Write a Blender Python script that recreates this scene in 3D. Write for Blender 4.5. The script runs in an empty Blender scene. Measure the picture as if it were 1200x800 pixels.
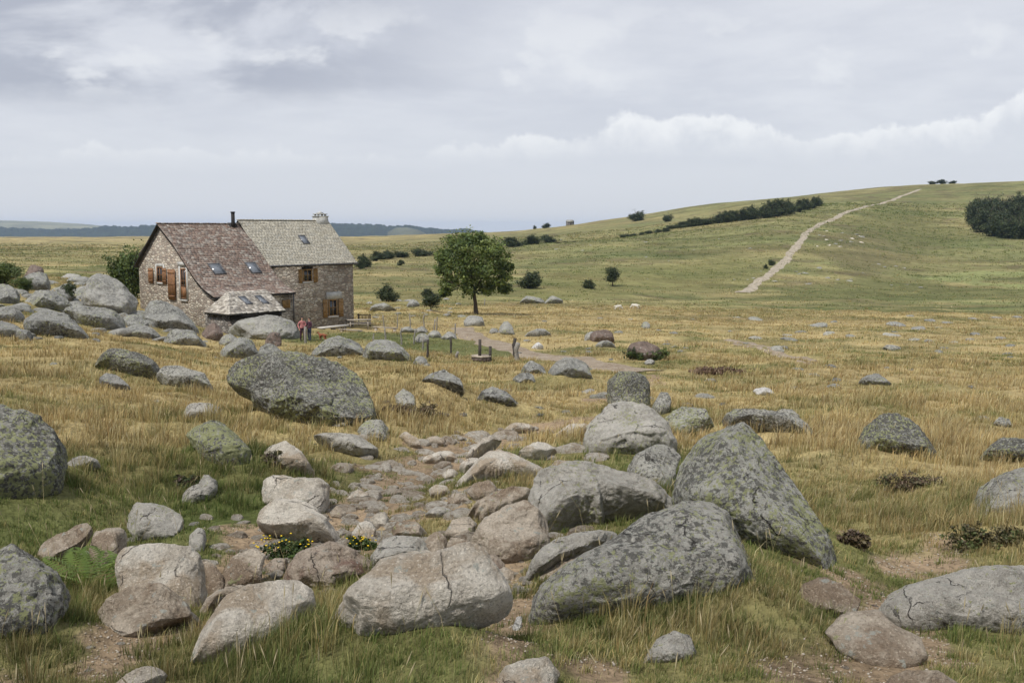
import bpy, math, random, bmesh
import numpy as np
from mathutils import Vector, Matrix
random.seed(7); RNG = np.random.default_rng(11)
sc = bpy.context.scene
COL = sc.collection
F = 1150.0; HOR = 268.0
PITCH = math.atan((400 - HOR) / F)
CP, SP = math.cos(PITCH), math.sin(PITCH)

# ---------------------------------------------------------------- camera
cam_d = bpy.data.cameras.new('camera'); cam = bpy.data.objects.new('camera', cam_d); COL.objects.link(cam)
cam_d.sensor_width = 36.0; cam_d.lens = F / 1200.0 * 36.0
cam_d.clip_start = 0.05; cam_d.clip_end = 40000
cam.location = (0, 0, 0); cam.rotation_euler = (math.pi / 2 - PITCH, 0, 0)
sc.camera = cam

# ---------------------------------------------------------------- render, sun
sc.view_settings.view_transform = 'Standard'; sc.view_settings.look = 'None'
sc.view_settings.gamma = 1; sc.view_settings.use_curve_mapping = False
sc.view_settings.exposure = 0.58
sc.cycles.use_denoising = True
sc.cycles.max_bounces = 6; sc.cycles.diffuse_bounces = 3; sc.cycles.glossy_bounces = 2
sc.cycles.transparent_max_bounces = 6; sc.cycles.transmission_bounces = 2; sc.cycles.volume_bounces = 1
sc.cycles.use_adaptive_sampling = True; sc.cycles.adaptive_threshold = 0.02
SUN_EL = math.radians(58); SUN_AZ = math.radians(-140)     # azimuth from +Y, clockwise positive
sun_d = bpy.data.lights.new('sun', 'SUN'); sun_d.energy = 2.6; sun_d.angle = math.radians(6); sun_d.color = (1.0, 0.955, 0.89)
sun = bpy.data.objects.new('sun', sun_d); COL.objects.link(sun)
sdir = Vector((math.sin(SUN_AZ) * math.cos(SUN_EL), math.cos(SUN_AZ) * math.cos(SUN_EL), math.sin(SUN_EL)))
sun.rotation_euler = (-sdir).to_track_quat('-Z', 'Y').to_euler(); sun.location = (0, 0, 60)

# ---------------------------------------------------------------- node helper
class NT:
    def __init__(s, tree):
        s.t = tree; s.n = tree.nodes; s.l = tree.links; s.n.clear()
    def new(s, kind, ins=None, **props):
        nd = s.n.new(kind)
        for k, v in props.items(): setattr(nd, k, v)
        for k, v in (ins or {}).items():
            if isinstance(v, bpy.types.NodeSocket): s.l.new(v, nd.inputs[k])
            else: nd.inputs[k].default_value = v
        return nd
    def m(s, op, a, b=None, c=None, clamp=False):
        ins = {0: a}
        if b is not None: ins[1] = b
        if c is not None: ins[2] = c
        return s.new('ShaderNodeMath', ins, operation=op, use_clamp=clamp).outputs[0]
    def vm(s, op, a, b=None):
        ins = {0: a}
        if b is not None: ins[1] = b
        return s.new('ShaderNodeVectorMath', ins, operation=op).outputs[0]
    def mr(s, v, a, b, c=0.0, d=1.0, smooth=True):
        return s.new('ShaderNodeMapRange', {0: v, 1: a, 2: b, 3: c, 4: d}, interpolation_type='SMOOTHSTEP' if smooth else 'LINEAR').outputs[0]
    def mix(s, f, a, b, mode='MIX'):
        nd = s.new('ShaderNodeMix', {0: f}, data_type='RGBA', blend_type=mode)
        for k, v in ((6, a), (7, b)):
            if isinstance(v, bpy.types.NodeSocket): s.l.new(v, nd.inputs[k])
            else: nd.inputs[k].default_value = (*v, 1) if len(v) == 3 else v
        return nd.outputs[2]
    def noise(s, vec, scale, detail=4, rough=0.55, dist=0.0):
        return s.new('ShaderNodeTexNoise', {'Vector': vec, 'Scale': scale, 'Detail': detail, 'Roughness': rough, 'Distortion': dist}).outputs[0]

# ---------------------------------------------------------------- sky
world = bpy.data.worlds.new('World'); sc.world = world; world.use_nodes = True
w = NT(world.node_tree)
sky = w.new('ShaderNodeTexSky', sky_type='NISHITA', sun_disc=False, sun_elevation=SUN_EL, sun_rotation=SUN_AZ, altitude=1200.0, air_density=1.0, dust_density=1.5)
gen = w.new('ShaderNodeTexCoord').outputs['Generated']
sep = w.new('ShaderNodeSeparateXYZ', {0: gen})
dx, dy, dz = sep.outputs
ya = w.m('MAXIMUM', w.m('ABSOLUTE', dy), 0.15)
u = w.m('DIVIDE', dx, ya); v = w.m('DIVIDE', dz, ya)
# layered stratus: noise on a plane overhead, strongly foreshortened to the horizon
k = w.m('DIVIDE', 1.0, w.m('ADD', w.m('MAXIMUM', dz, 0.0), 0.10))
px_ = w.m('MULTIPLY', dx, k); py_ = w.m('MULTIPLY', dy, k)
pl = w.new('ShaderNodeCombineXYZ', {0: px_, 1: py_, 2: 3.7}).outputs[0]
n1 = w.noise(pl, 0.62, 7, 0.58, 0.35)
n2 = w.noise(pl, 1.9, 6, 0.6, 0.2)
lay = w.m('ADD', w.m('MULTIPLY', n1, 0.68), w.m('MULTIPLY', n2, 0.32))
shade = w.mr(lay, 0.36, 0.66)
uv = w.new('ShaderNodeCombineXYZ', {0: u, 1: w.m('MULTIPLY', v, 2.6), 2: 0.0}).outputs[0]
nl = w.noise(uv, 3.2, 7, 0.55, 0.3)
# the darker bank high on the left
darkL = w.m('MULTIPLY', w.mr(w.m('ADD', u, w.m('MULTIPLY', nl, 0.30)), 0.20, -0.10), w.mr(w.m('ADD', v, w.m('MULTIPLY', nl, 0.10)), 0.165, 0.20))
dark = w.m('MULTIPLY', darkL, w.mr(nl, 0.38, 0.52))
base = w.mix(shade, (0.425, 0.440, 0.485), (0.525, 0.536, 0.565))
base = w.mix(w.mr(v, 0.16, 0.02), base, (0.455, 0.470, 0.510))
base = w.mix(w.m('MULTIPLY', dark, 0.95), base, (0.305, 0.320, 0.370))
# cumulus bank along the horizon
vor = w.noise(w.new('ShaderNodeCombineXYZ', {0: u, 1: v, 2: 1.3}).outputs[0], 16.0, 6, 0.6, 0.1)
curve = w.new('ShaderNodeFloatCurve', {1: w.mr(u, -0.6, 0.6, 0, 1, False)})
cv = curve.mapping.curves[0]
pts = [(0.0, 0.42), (0.10, 0.46), (0.25, 0.46), (0.38, 0.45), (0.45, 0.50), (0.50, 0.52), (0.56, 0.60), (0.62, 0.67), (0.70, 0.64), (0.76, 0.56), (0.82, 0.63), (0.88, 0.68), (0.92, 0.84), (0.97, 0.90), (1.0, 0.84)]
cv.points[0].location = pts[0]; cv.points[1].location = pts[-1]
for p in pts[1:-1]: cv.points.new(*p)
curve.mapping.update()
top = w.m('MULTIPLY', curve.outputs[0], 0.165)
vf = w.noise(w.new('ShaderNodeCombineXYZ', {0: u, 1: v, 2: 4.3}).outputs[0], 42.0, 5, 0.6, 0.2)
top = w.m('ADD', top, w.m('ADD', w.m('MULTIPLY', w.m('SUBTRACT', vor, 0.5), 0.066), w.m('MULTIPLY', w.m('SUBTRACT', vf, 0.5), 0.018)))
bank = w.mr(w.m('SUBTRACT', top, v), -0.002, 0.006)
bank = w.m('MULTIPLY', bank, w.mr(v, 0.055, 0.105))
bank = w.m('MULTIPLY', bank, w.mr(u, -0.45, 0.05, 0.85, 1.0))
bank = w.m('MULTIPLY', bank, w.mr(vor, 0.30, 0.52, 0.35, 1.0))
bc = w.mix(w.mr(w.m('ADD', w.m('SUBTRACT', top, v), w.m('MULTIPLY', w.m('SUBTRACT', vf, 0.5), 0.05)), 0.045, 0.0), (0.465, 0.480, 0.518), (0.60, 0.606, 0.618))
base = w.mix(bank, base, bc)
# small puffs above the bank
pf = w.noise(w.new('ShaderNodeCombineXYZ', {0: u, 1: w.m('MULTIPLY', v, 1.8), 2: 8.1}).outputs[0], 9.0, 6, 0.55, 0.1)
pfm = w.m('MULTIPLY', w.mr(pf, 0.53, 0.64), w.m('MULTIPLY', w.mr(v, 0.12, 0.15), w.mr(v, 0.24, 0.18)))
base = w.mix(w.m('MULTIPLY', pfm, 0.75), base, (0.55, 0.56, 0.58))
hi = w.mix(1.0, base, (10.0, 10.0, 10.0), 'MULTIPLY')
hi = w.mix(w.mr(dz, 0.26, 0.55), hi, (4.0, 4.25, 4.8))   # unseen upper sky dimmed and blued so the sun weighs more
full = w.mix(0.93, sky.outputs[0], hi)
low = w.mix(w.mr(dz, -0.02, -0.10), full, (2.4, 2.3, 1.9))
bg = w.new('ShaderNodeBackground', {0: low, 1: 0.1})
w.new('ShaderNodeOutputWorld', {0: bg.outputs[0]})
world.cycles.sampling_method = 'MANUAL'; world.cycles.sample_map_resolution = 512

# ---------------------------------------------------------------- object helpers
def tag(o, label=None, cat=None, group=None, kind=None):
    if label: o['label'] = label
    if cat: o['category'] = cat
    if group: o['group'] = group
    if kind: o['kind'] = kind
    return o
def link(name, me, mat=None, parent=None, loc=None, smooth=True):
    o = bpy.data.objects.new(name, me); COL.objects.link(o)
    if mat is not None and len(me.materials) == 0: me.materials.append(mat)
    if parent is not None: o.parent = parent
    if loc is not None: o.location = loc
    if smooth and len(me.polygons): me.polygons.foreach_set('use_smooth', np.ones(len(me.polygons), bool))
    return o
def empty(name, loc, rz=0.0):
    o = bpy.data.objects.new(name, None); COL.objects.link(o); o.location = loc; o.rotation_euler = (0, 0, rz); o.empty_display_size = 0.3
    return o
def mesh_np(name, V, polys_flat, counts, col=None):
    """fast mesh from arrays: V (n,3), flat loop indices, per-face counts, col (n,3)"""
    me = bpy.data.meshes.new(name)
    V = np.asarray(V, np.float32); polys_flat = np.asarray(polys_flat, np.int32).ravel(); counts = np.asarray(counts, np.int32)
    me.vertices.add(len(V)); me.vertices.foreach_set('co', V.ravel())
    me.loops.add(len(polys_flat)); me.loops.foreach_set('vertex_index', polys_flat)
    me.polygons.add(len(counts))
    st = np.concatenate([[0], np.cumsum(counts)[:-1]]).astype(np.int32)
    me.polygons.foreach_set('loop_start', st)
    try: me.polygons.foreach_set('loop_total', counts)
    except Exception: pass
    if col is not None:
        a = me.color_attributes.new('Col', 'FLOAT_COLOR', 'POINT')
        c4 = np.ones((len(V), 4), np.float32); c4[:, :3] = col
        a.data.foreach_set('color', c4.ravel())
    me.update(); me.validate(verbose=False)
    return me
class MB:
    """collects simple solids, builds ONE mesh"""
    def __init__(s): s.v = []; s.f = []; s.c = []
    def add(s, vs, fs, col=(1, 1, 1)):
        b = len(s.v); s.v += [tuple(p) for p in vs]; s.f += [tuple(i + b for i in f) for f in fs]; s.c += [col] * len(vs)
    def box(s, x0, x1, y0, y1, z0, z1, col=(1, 1, 1), M=None):
        vs = [(x, y, z) for z in (z0, z1) for y in (y0, y1) for x in (x0, x1)]
        if M is not None: vs = [tuple(M @ Vector(p)) for p in vs]
        s.add(vs, [(0, 2, 3, 1), (4, 5, 7, 6), (0, 1, 5, 4), (2, 6, 7, 3), (0, 4, 6, 2), (1, 3, 7, 5)], col)
    def prism(s, poly, axis, a, b, col=(1, 1, 1)):
        """poly of 2D points extruded along axis from a to b"""
        n = len(poly)
        def P(p, q):
            if axis == 'x': return (q, p[0], p[1])
            if axis == 'y': return (p[0], q, p[1])
            return (p[0], p[1], q)
        vs = [P(p, a) for p in poly] + [P(p, b) for p in poly]
        fs = [tuple(range(n))[::-1], tuple(range(n, 2 * n))] + [(i, (i + 1) % n, n + (i + 1) % n, n + i) for i in range(n)]
        s.add(vs, fs, col)
    def tube(s, pts, rads, seg=8, col=(1, 1, 1), cap=True):
        pts = [Vector(p) for p in pts]; b = len(s.v); up = Vector((0.13, 0.21, 1)).normalized()
        for i, p in enumerate(pts):
            d = (pts[min(i + 1, len(pts) - 1)] - pts[max(i - 1, 0)]).normalized()
            a = d.cross(up)
            if a.length < 0.05: a = d.cross(Vector((1, 0.2, 0)))
            a.normalize(); c = d.cross(a).normalized()
            for k in range(seg):
                an = 2 * math.pi * k / seg
                s.v.append(tuple(p + (a * math.cos(an) + c * math.sin(an)) * rads[i])); s.c.append(col)
        for i in range(len(pts) - 1):
            for k in range(seg):
                k2 = (k + 1) % seg
                s.f.append((b + i * seg + k, b + i * seg + k2, b + (i + 1) * seg + k2, b + (i + 1) * seg + k))
        if cap:
            s.f.append(tuple(b + k for k in range(seg))[::-1]); e = b + (len(pts) - 1) * seg
            s.f.append(tuple(e + k for k in range(seg)))
    def build(s, name, mat, parent=None, smooth=False, loc=None, fixn=True):
        flat = [i for f in s.f for i in f]; cnt = [len(f) for f in s.f]
        me = mesh_np(name, np.array(s.v), flat, cnt, np.array(s.c))
        if fixn:
            bm = bmesh.new(); bm.from_mesh(me); bmesh.ops.recalc_face_normals(bm, faces=bm.faces); bm.to_mesh(me); bm.free()
        return link(name, me, mat, parent, loc, smooth)

# ---------------------------------------------------------------- noise (numpy)
def _h(ix, iy, iz, seed):
    n = (ix.astype(np.int64) * 374761393 + iy.astype(np.int64) * 668265263 + iz.astype(np.int64) * 2147483647 + seed * 974634777) & 0xffffffff
    n = ((n ^ (n >> 13)) * 1274126177) & 0xffffffff
    n = ((n ^ (n >> 16)) * 2246822519) & 0xffffffff
    return ((n ^ (n >> 15)) & 0xffffff) / float(0xffffff)
def vnoise(x, y, z=None, seed=0):
    x = np.asarray(x, float); y = np.asarray(y, float)
    z = np.zeros_like(x) if z is None else np.asarray(z, float)
    ix, iy, iz = np.floor(x), np.floor(y), np.floor(z); fx, fy, fz = x - ix, y - iy, z - iz
    fx = fx * fx * (3 - 2 * fx); fy = fy * fy * (3 - 2 * fy); fz = fz * fz * (3 - 2 * fz)
    def L(a, b, t): return a + (b - a) * t
    c = lambda a, b, d: _h(ix + a, iy + b, iz + d, seed)
    return L(L(L(c(0, 0, 0), c(1, 0, 0), fx), L(c(0, 1, 0), c(1, 1, 0), fx), fy), L(L(c(0, 0, 1), c(1, 0, 1), fx), L(c(0, 1, 1), c(1, 1, 1), fx), fy), fz) * 2 - 1
def fbm(x, y, z=None, seed=0, octv=4, gain=0.5):
    t = 0; a = 1; s = 0; f = 1
    for o in range(octv):
        t = t + a * vnoise(np.asarray(x) * f + o * 17.3, np.asarray(y) * f - o * 9.1, None if z is None else np.asarray(z) * f + o * 5.7, seed + o); s += a; a *= gain; f *= 2.03
    return t / s
def sstep(x, a, b):
    t = np.clip((np.asarray(x, float) - a) / (b - a), 0, 1); return t * t * (3 - 2 * t)

# ---------------------------------------------------------------- terrain heights
def slope_of(py):
    v = (400 - py) / F
    return (v * CP - SP) / (CP + v * SP)
def ray(px, py):
    v = (400 - py) / F
    return np.array([(px - 600) / F, CP + v * SP, v * CP - SP])
# per column: (picture height of the ground, distance) pairs read off the photograph, turned into metres here
FRONT = [(800, 4.1), (700, 6.0), (650, 7.4), (600, 9.4), (550, 12.4), (500, 18.0)]
TAB = {
 -250: [(830, 4.0), (700, 6), (620, 8), (560, 10), (500, 14), (450, 20), (415, 27), (385, 38), (360, 48), (335, 60), (310, 72), (312, 90), (306, 140), (296, 260), (288, 450), (282, 800), (277, 1500), (284, 6000)],
 0: [(825, 4.0), (700, 6), (620, 8), (560, 10.5), (500, 15), (450, 21), (420, 28), (397, 38), (375, 48), (352, 60), (332, 72), (333, 85), (322, 140), (304, 260), (292, 450), (283, 800), (278, 1500), (284, 6000)],
 90: [(810, 4.1), (700, 6), (620, 8.6), (560, 11.2), (500, 16), (450, 23), (422, 30), (402, 40), (385, 52), (368, 64), (350, 76), (345, 90), (324, 140), (305, 260), (293, 450), (283, 800), (278, 1500), (284, 6000)],
 160: [(800, 4.2), (700, 6.2), (620, 9), (560, 12), (500, 17), (450, 25), (425, 32), (405, 43), (392, 55), (380, 63), (368, 72), (356, 84), (345, 100), (325, 140), (306, 260), (294, 450), (284, 800), (278, 1500), (284, 6000)],
 300: FRONT + [(460, 26), (432, 38), (418, 48), (408, 60), (397, 72), (382, 85), (372, 98), (358, 130), (343, 170), (328, 230), (308, 330), (294, 480), (284, 800), (278, 1500), (284, 6000)],
 440: FRONT + [(463, 26), (437, 37), (422, 46), (406, 60), (393, 76), (380, 92), (368, 112), (357, 140), (349, 165), (335, 200), (320, 250), (303, 330), (305, 365), (303, 400), (296, 480), (285, 700), (279, 1000), (278, 1400), (284, 6000)],
 530: FRONT + [(466, 26), (440, 36), (424, 46), (406, 61), (393, 77), (380, 95), (368, 114), (357, 145), (350, 170), (335, 210), (315, 280), (293, 400), (296, 440), (288, 560), (279, 760), (274.5, 1000), (278, 1400), (284, 6000)],
 600: FRONT + [(470, 24), (442, 35), (422, 48), (402, 66), (386, 86), (370, 112), (357, 145), (350, 170), (335, 210), (312, 290), (288, 430), (291.5, 475), (282, 600), (275, 750), (271.5, 900), (276, 1400), (273, 6000)],
 700: FRONT + [(470, 24), (442, 34), (420, 48), (400, 68), (382, 92), (367, 120), (356, 155), (350, 180), (332, 225), (308, 300), (280, 440), (283, 490), (270, 640), (262, 780), (260, 860), (270, 1400), (273, 6000)],
 800: FRONT + [(470, 25), (444, 34), (420, 48), (400, 68), (380, 98), (366, 130), (355, 170), (349, 200), (330, 245), (303, 315), (270, 450), (267, 490), (268, 530), (256, 660), (246, 760), (243, 830), (258, 1400), (273, 6000)],
 900: FRONT + [(472, 25), (446, 34), (420, 48), (400, 68), (380, 100), (366, 135), (355, 178), (348, 205), (328, 250), (298, 315), (270, 400), (249, 520), (248, 560), (247, 600), (237, 700), (233, 790), (232, 840), (250, 1400), (273, 6000)],
 970: FRONT + [(473, 25), (446, 34), (420, 48), (400, 68), (380, 100), (366, 138), (356, 178), (348, 208), (328, 255), (298, 325), (268, 420), (241, 570), (234, 680), (225.5, 860), (245, 1400), (273, 6000)],
 1080: [(800, 4.2), (720, 5.8), (650, 7.6), (600, 9.6), (550, 12.8), (510, 17.2), (474, 25), (446, 34), (420, 48), (400, 70), (380, 104), (366, 145), (356, 185), (345, 230), (325, 290), (295, 380), (262, 500), (235, 640), (219, 800), (217, 860), (240, 1400), (273, 6000)],
 1200: [(800, 4.2), (720, 5.7), (650, 7.4), (600, 9.4), (550, 12.6), (510, 17), (474, 25), (446, 34), (420, 48), (400, 70), (380, 104), (366, 148), (354, 195), (342, 240), (328, 285), (305, 350), (280, 420), (255, 520), (230, 660), (213, 850), (240, 1400), (273, 6000)],
 1450: [(800, 4.2), (720, 5.7), (650, 7.4), (600, 9.4), (550, 12.6), (510, 17), (474, 25), (446, 34), (420, 48), (400, 70), (378, 104), (362, 148), (346, 195), (330, 240), (312, 285), (285, 350), (258, 430), (235, 520), (215, 660), (203, 850), (230, 1400), (273, 6000)],
}
TC = sorted(TAB)
LY = np.linspace(math.log(0.3), math.log(12000), 900)
def col_profile(c):
    p = TAB[c]
    ys = np.log([d for _, d in p]); t = np.array([slope_of(y) for y, _ in p]); z = t * np.exp(ys)
    ys = np.concatenate([[math.log(0.3), math.log(2.0)], ys, [math.log(12000)]])
    z = np.concatenate([[-1.62, -1.66], z, [z[-1] * 1.6]])
    h = np.diff(ys); dl = np.diff(z) / h; m = np.zeros_like(z)
    for i in range(1, len(z) - 1):
        if dl[i - 1] * dl[i] > 0:
            w1 = 2 * h[i] + h[i - 1]; w2 = h[i] + 2 * h[i - 1]; m[i] = (w1 + w2) / (w1 / dl[i - 1] + w2 / dl[i])
    k = np.clip(np.searchsorted(ys, LY) - 1, 0, len(h) - 1); tt = (LY - ys[k]) / h[k]; hk = h[k]
    return (2 * tt**3 - 3 * tt**2 + 1) * z[k] + (tt**3 - 2 * tt**2 + tt) * hk * m[k] + (-2 * tt**3 + 3 * tt**2) * z[k + 1] + (tt**3 - tt**2) * hk * m[k + 1]
CX = np.arange(-250, 1451, 10.0)
prof = np.array([col_profile(c) for c in TC])
# tangent-slope space interpolation between columns, then a light blur
tsl = prof / np.exp(LY)[None, :]
TBL = np.array([np.interp(CX, TC, tsl[:, j]) for j in range(len(LY))]).T
ker = np.exp(-0.5 * (np.arange(-4, 5) / 2.2) ** 2); ker /= ker.sum()
pad = np.pad(TBL, ((4, 4), (0, 0)), 'edge')
TBL = sum(ker[i] * pad[i:i + len(CX)] for i in range(9)) * np.exp(LY)[None, :]
def tbl(s, Y):
    c = np.clip((s * F + 600 - CX[0]) / 10.0, 0, len(CX) - 1.001); r = np.clip((np.log(np.maximum(Y, 0.3)) - LY[0]) / (LY[1] - LY[0]), 0, len(LY) - 1.001)
    ci = c.astype(int); ri = r.astype(int); a = c - ci; b = r - ri
    return (TBL[ci, ri] * (1 - a) + TBL[ci + 1, ri] * a) * (1 - b) + (TBL[ci, ri + 1] * (1 - a) + TBL[ci + 1, ri + 1] * a) * b
SMAX = 0.72; AZM = math.atan(SMAX)
def base_h(X, Y):
    R = np.hypot(X, Y); az = np.arctan2(X, Y); inside = np.abs(az) <= AZM
    s = np.where(inside, X / np.where(inside, np.maximum(Y, 1e-6), 1), np.sign(az) * SMAX)
    Ye = np.where(inside, Y, R * math.cos(AZM))
    z = tbl(s, Ye)
    wv = sstep(np.abs(az), AZM, math.pi)
    zl = tbl(np.full_like(R, -SMAX), Ye); zr = tbl(np.full_like(R, SMAX), Ye)
    return np.where(inside, z, z * (1 - wv) + 0.5 * (zl + zr) * wv)
def relief(X, Y):
    R = np.hypot(X, Y)
    z = 0.035 * fbm(X / 0.55, Y / 0.55, seed=2, octv=2) * sstep(R, 2, 4) * (1 - sstep(R, 12, 22))
    z += 0.15 * fbm(X / 1.7, Y / 1.7, seed=3, octv=3) * sstep(R, 2, 5) * (1 - sstep(R, 120, 300))
    z += 0.36 * fbm(X / 6.0, Y / 6.0, seed=8, octv=3) * sstep(R, 8, 25) * (1 - sstep(R, 200, 500))
    z += 0.55 * fbm(X / 26.0, Y / 26.0, seed=12, octv=3) * sstep(R, 60, 200)
    z += 2.3 * fbm(X / 80.0, Y / 80.0, seed=13, octv=4) * sstep(R, 180, 500) * (1 - sstep(R, 3000, 6000) * 0.5)
    return z
saz = np.arctan(np.linspace(-SMAX, SMAX, 490))
outz = np.linspace(AZM, 2 * math.pi - AZM, 72)[1:-1]
AZ = np.concatenate([saz, outz]); NA = len(AZ)
RR = np.concatenate([[0.25, 0.8, 1.4, 1.9], np.exp(np.linspace(math.log(2.4), math.log(9000), 760))]); NR = len(RR)
AZg, Rg = np.meshgrid(AZ, RR, indexing='ij')
GX, GY = Rg * np.sin(AZg), Rg * np.cos(AZg)
GZ = base_h(GX, GY) + relief(GX, GY)
def G(X, Y):
    X = np.asarray(X, float); Y = np.asarray(Y, float)
    az = np.arctan2(X, Y); az = np.where(az < -AZM - 1e-9, az + 2 * math.pi, az); R = np.hypot(X, Y)
    c = np.interp(az, np.append(AZ, 2 * math.pi - AZM), np.arange(NA + 1)); r = np.interp(R, RR, np.arange(NR))
    ci = np.clip(c.astype(int), 0, NA - 1); ri = np.clip(r.astype(int), 0, NR - 2); a = c - ci; b = r - ri; cj = (ci + 1) % NA
    return (GZ[ci, ri] * (1 - a) + GZ[cj, ri] * a) * (1 - b) + (GZ[ci, ri + 1] * (1 - a) + GZ[cj, ri + 1] * a) * b
TS = np.exp(np.linspace(math.log(1.5), math.log(5000), 5000))
def hit(px, py, ymin=1.5):
    d = ray(px, py); d = d / d[1]
    T = TS[TS >= ymin]; g = G(d[0] * T, T); below = d[2] * T < g
    i = int(np.argmax(below)) if below.any() else len(T) - 1
    if i == 0: t = T[0]
    else:
        f0 = d[2] * T[i - 1] - g[i - 1]; f1 = d[2] * T[i] - g[i]; t = T[i - 1] + (T[i] - T[i - 1]) * (f0 / (f0 - f1) if f0 != f1 else 0)
    return Vector((d[0] * t, t, float(G(d[0] * t, t))))
def at(px, py, Y):
    d = ray(px, py); d = d / d[1] * Y; return Vector(d)
def project(X, Y, Z):
    zf = Y * CP - Z * SP; yu = Y * SP + Z * CP
    return 600 + F * X / zf, 400 - F * yu / zf

# soil along the stony path and bare patches: polylines of (px, py), half width in metres
def pl_world(pts): return np.array([[*hit(x, y)[:2]] for x, y in pts])
def seg_dist(X, Y, P):
    best = np.full(np.shape(X), 1e9)
    for a, b in zip(P[:-1], P[1:]):
        d = b - a; L = max(float(d @ d), 1e-9); t = np.clip(((X - a[0]) * d[0] + (Y - a[1]) * d[1]) / L, 0, 1)
        best = np.minimum(best, np.hypot(X - a[0] - t * d[0], Y - a[1] - t * d[1]))
    return best
# low turf humps and banks in front of some boulders
for mx, my, mr, mh in ((425, 768, .50, .24), (530, 775, .42, .12), (800, 716, .85, .23), (900, 735, .6, .14), (690, 640, .3, .05), (320, 560, .8, .14), (505, 482, 2.4, .42), (470, 470, 1.6, .25), (345, 505, 1.2, .15), (190, 560, 1.6, .26), (260, 505, 2.0, .22), (90, 560, 1.5, .16), (1080, 590, 1.0, .16), (1180, 640, .7, .16), (40, 600, .9, .12), (30, 760, .4, .10), (590, 560, .8, .10), (715, 560, .8, .08), (640, 455, 3.0, .3), (1090, 770, .35, .06), (950, 640, .5, .08)):
    m0 = hit(mx, my); dd_ = (GX - m0.x) ** 2 + (GY - m0.y) ** 2; GZ += mh * np.exp(-dd_ / (2 * (mr * .6) ** 2)) * (1 + .5 * fbm(GX * 1.7, GY * 1.7, seed=5, octv=2))
SOIL = [([(586, 800), (598, 740), (612, 700)], 0.22), ([(20, 800), (110, 785), (170, 755), (235, 740)], 0.26), ([(262, 705), (285, 650), (300, 610)], 0.32), ([(250, 735), (340, 700), (470, 690), (600, 680)], 0.22), ([(330, 640), (430, 620), (540, 640), (590, 690)], 0.40),
        ([(395, 625), (405, 590), (450, 570), (480, 545), (530, 522), (600, 502), (680, 492)], 0.62), ([(420, 600), (520, 590), (560, 570)], 0.42),
        ([(1020, 800), (1000, 740), (1030, 700), (1055, 668), (1095, 655)], 0.48), ([(700, 800), (690, 780)], 0.2), ([(960, 620), (1010, 640)], 0.25),
        ([(700, 478), (720, 460), (770, 440)], 0.5)]
SOIL = [(pl_world(p), wd) for p, wd in SOIL]
gd_ = seg_dist(GX, GY, pl_world([(330, 680), (400, 625), (410, 590), (455, 568), (485, 545), (535, 522), (605, 502)])); GZ -= .17 * np.exp(-(gd_ / .95) ** 2)   # the path is worn into the ground
def soil_mask(X, Y):
    m = np.zeros(np.shape(X))
    nz = fbm(np.asarray(X) * 1.9, np.asarray(Y) * 1.9, seed=31, octv=4)
    for P, wd in SOIL:
        d = seg_dist(X, Y, P) + nz * wd * 1.5
        m = np.maximum(m, 1 - sstep(d, wd * 0.5, wd * 1.1))
    return m
LAWN = [(380, 395), (400, 388), (450, 386), (530, 392), (560, 405), (600, 412), (590, 420), (500, 416), (430, 412), (390, 402)]
LAWNW = pl_world([(385, 396), (440, 392), (500, 402), (560, 414)])
TRACKS = {'farm': [(540, 384), (556, 396), (585, 405), (625, 416), (690, 427), (760, 435)],
          'hill': [(870, 343), (888, 331), (905, 319), (922, 303), (936, 285), (945, 273), (962, 262), (985, 252), (1005, 245), (1024, 240), (1040, 236), (1055, 230), (1078, 222)],
          'hilltop': [(1040, 236), (1055, 230), (1078, 222)],
          'plain': [(852, 398), (880, 402), (905, 409), (930, 419), (955, 424)]}
def dryness(X, Y):
    R = np.hypot(X, Y); s = np.asarray(X) / np.maximum(np.abs(Y), 0.5)
    d = 0.12 + 0.74 * sstep(R, 6.5, 20)
    d = d + 0.48 * sstep(s, 0.18, 0.38) * sstep(R, 6, 9) * (1 - sstep(R, 14, 25))
    d = d - 0.62 * sstep(R, 115, 175) * (1 - 0.30 * sstep(-s, -0.05, 0.2))
    d = d + 0.62 * fbm(np.asarray(X) / 2.6, np.asarray(Y) / 2.6, seed=41, octv=3) * (1 - sstep(R, 60, 150))
    d = d + 0.62 * fbm(np.asarray(X) / 9.0, np.asarray(Y) / 5.0, seed=47, octv=3) * sstep(R, 10, 30) * (1 - sstep(R, 150, 400))
    d = d + 0.40 * fbm(np.asarray(X) / 45.0, np.asarray(Y) / 22.0, seed=44, octv=4) * sstep(R, 60, 200)
    d = d + 0.30 * sstep(R, 500, 1100) * (1 - sstep(s, 0.05, 0.2))
    lawn = 0.65 * (1 - sstep(seg_dist(X, Y, LAWNW) + 1.2 * fbm(np.asarray(X) / 1.5, np.asarray(Y) / 1.5, seed=19, octv=2), 2.2, 5.0))
    d = d * (1 - lawn) - 0.1 * lawn
    return np.clip(d, 0, 1), lawn
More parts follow.
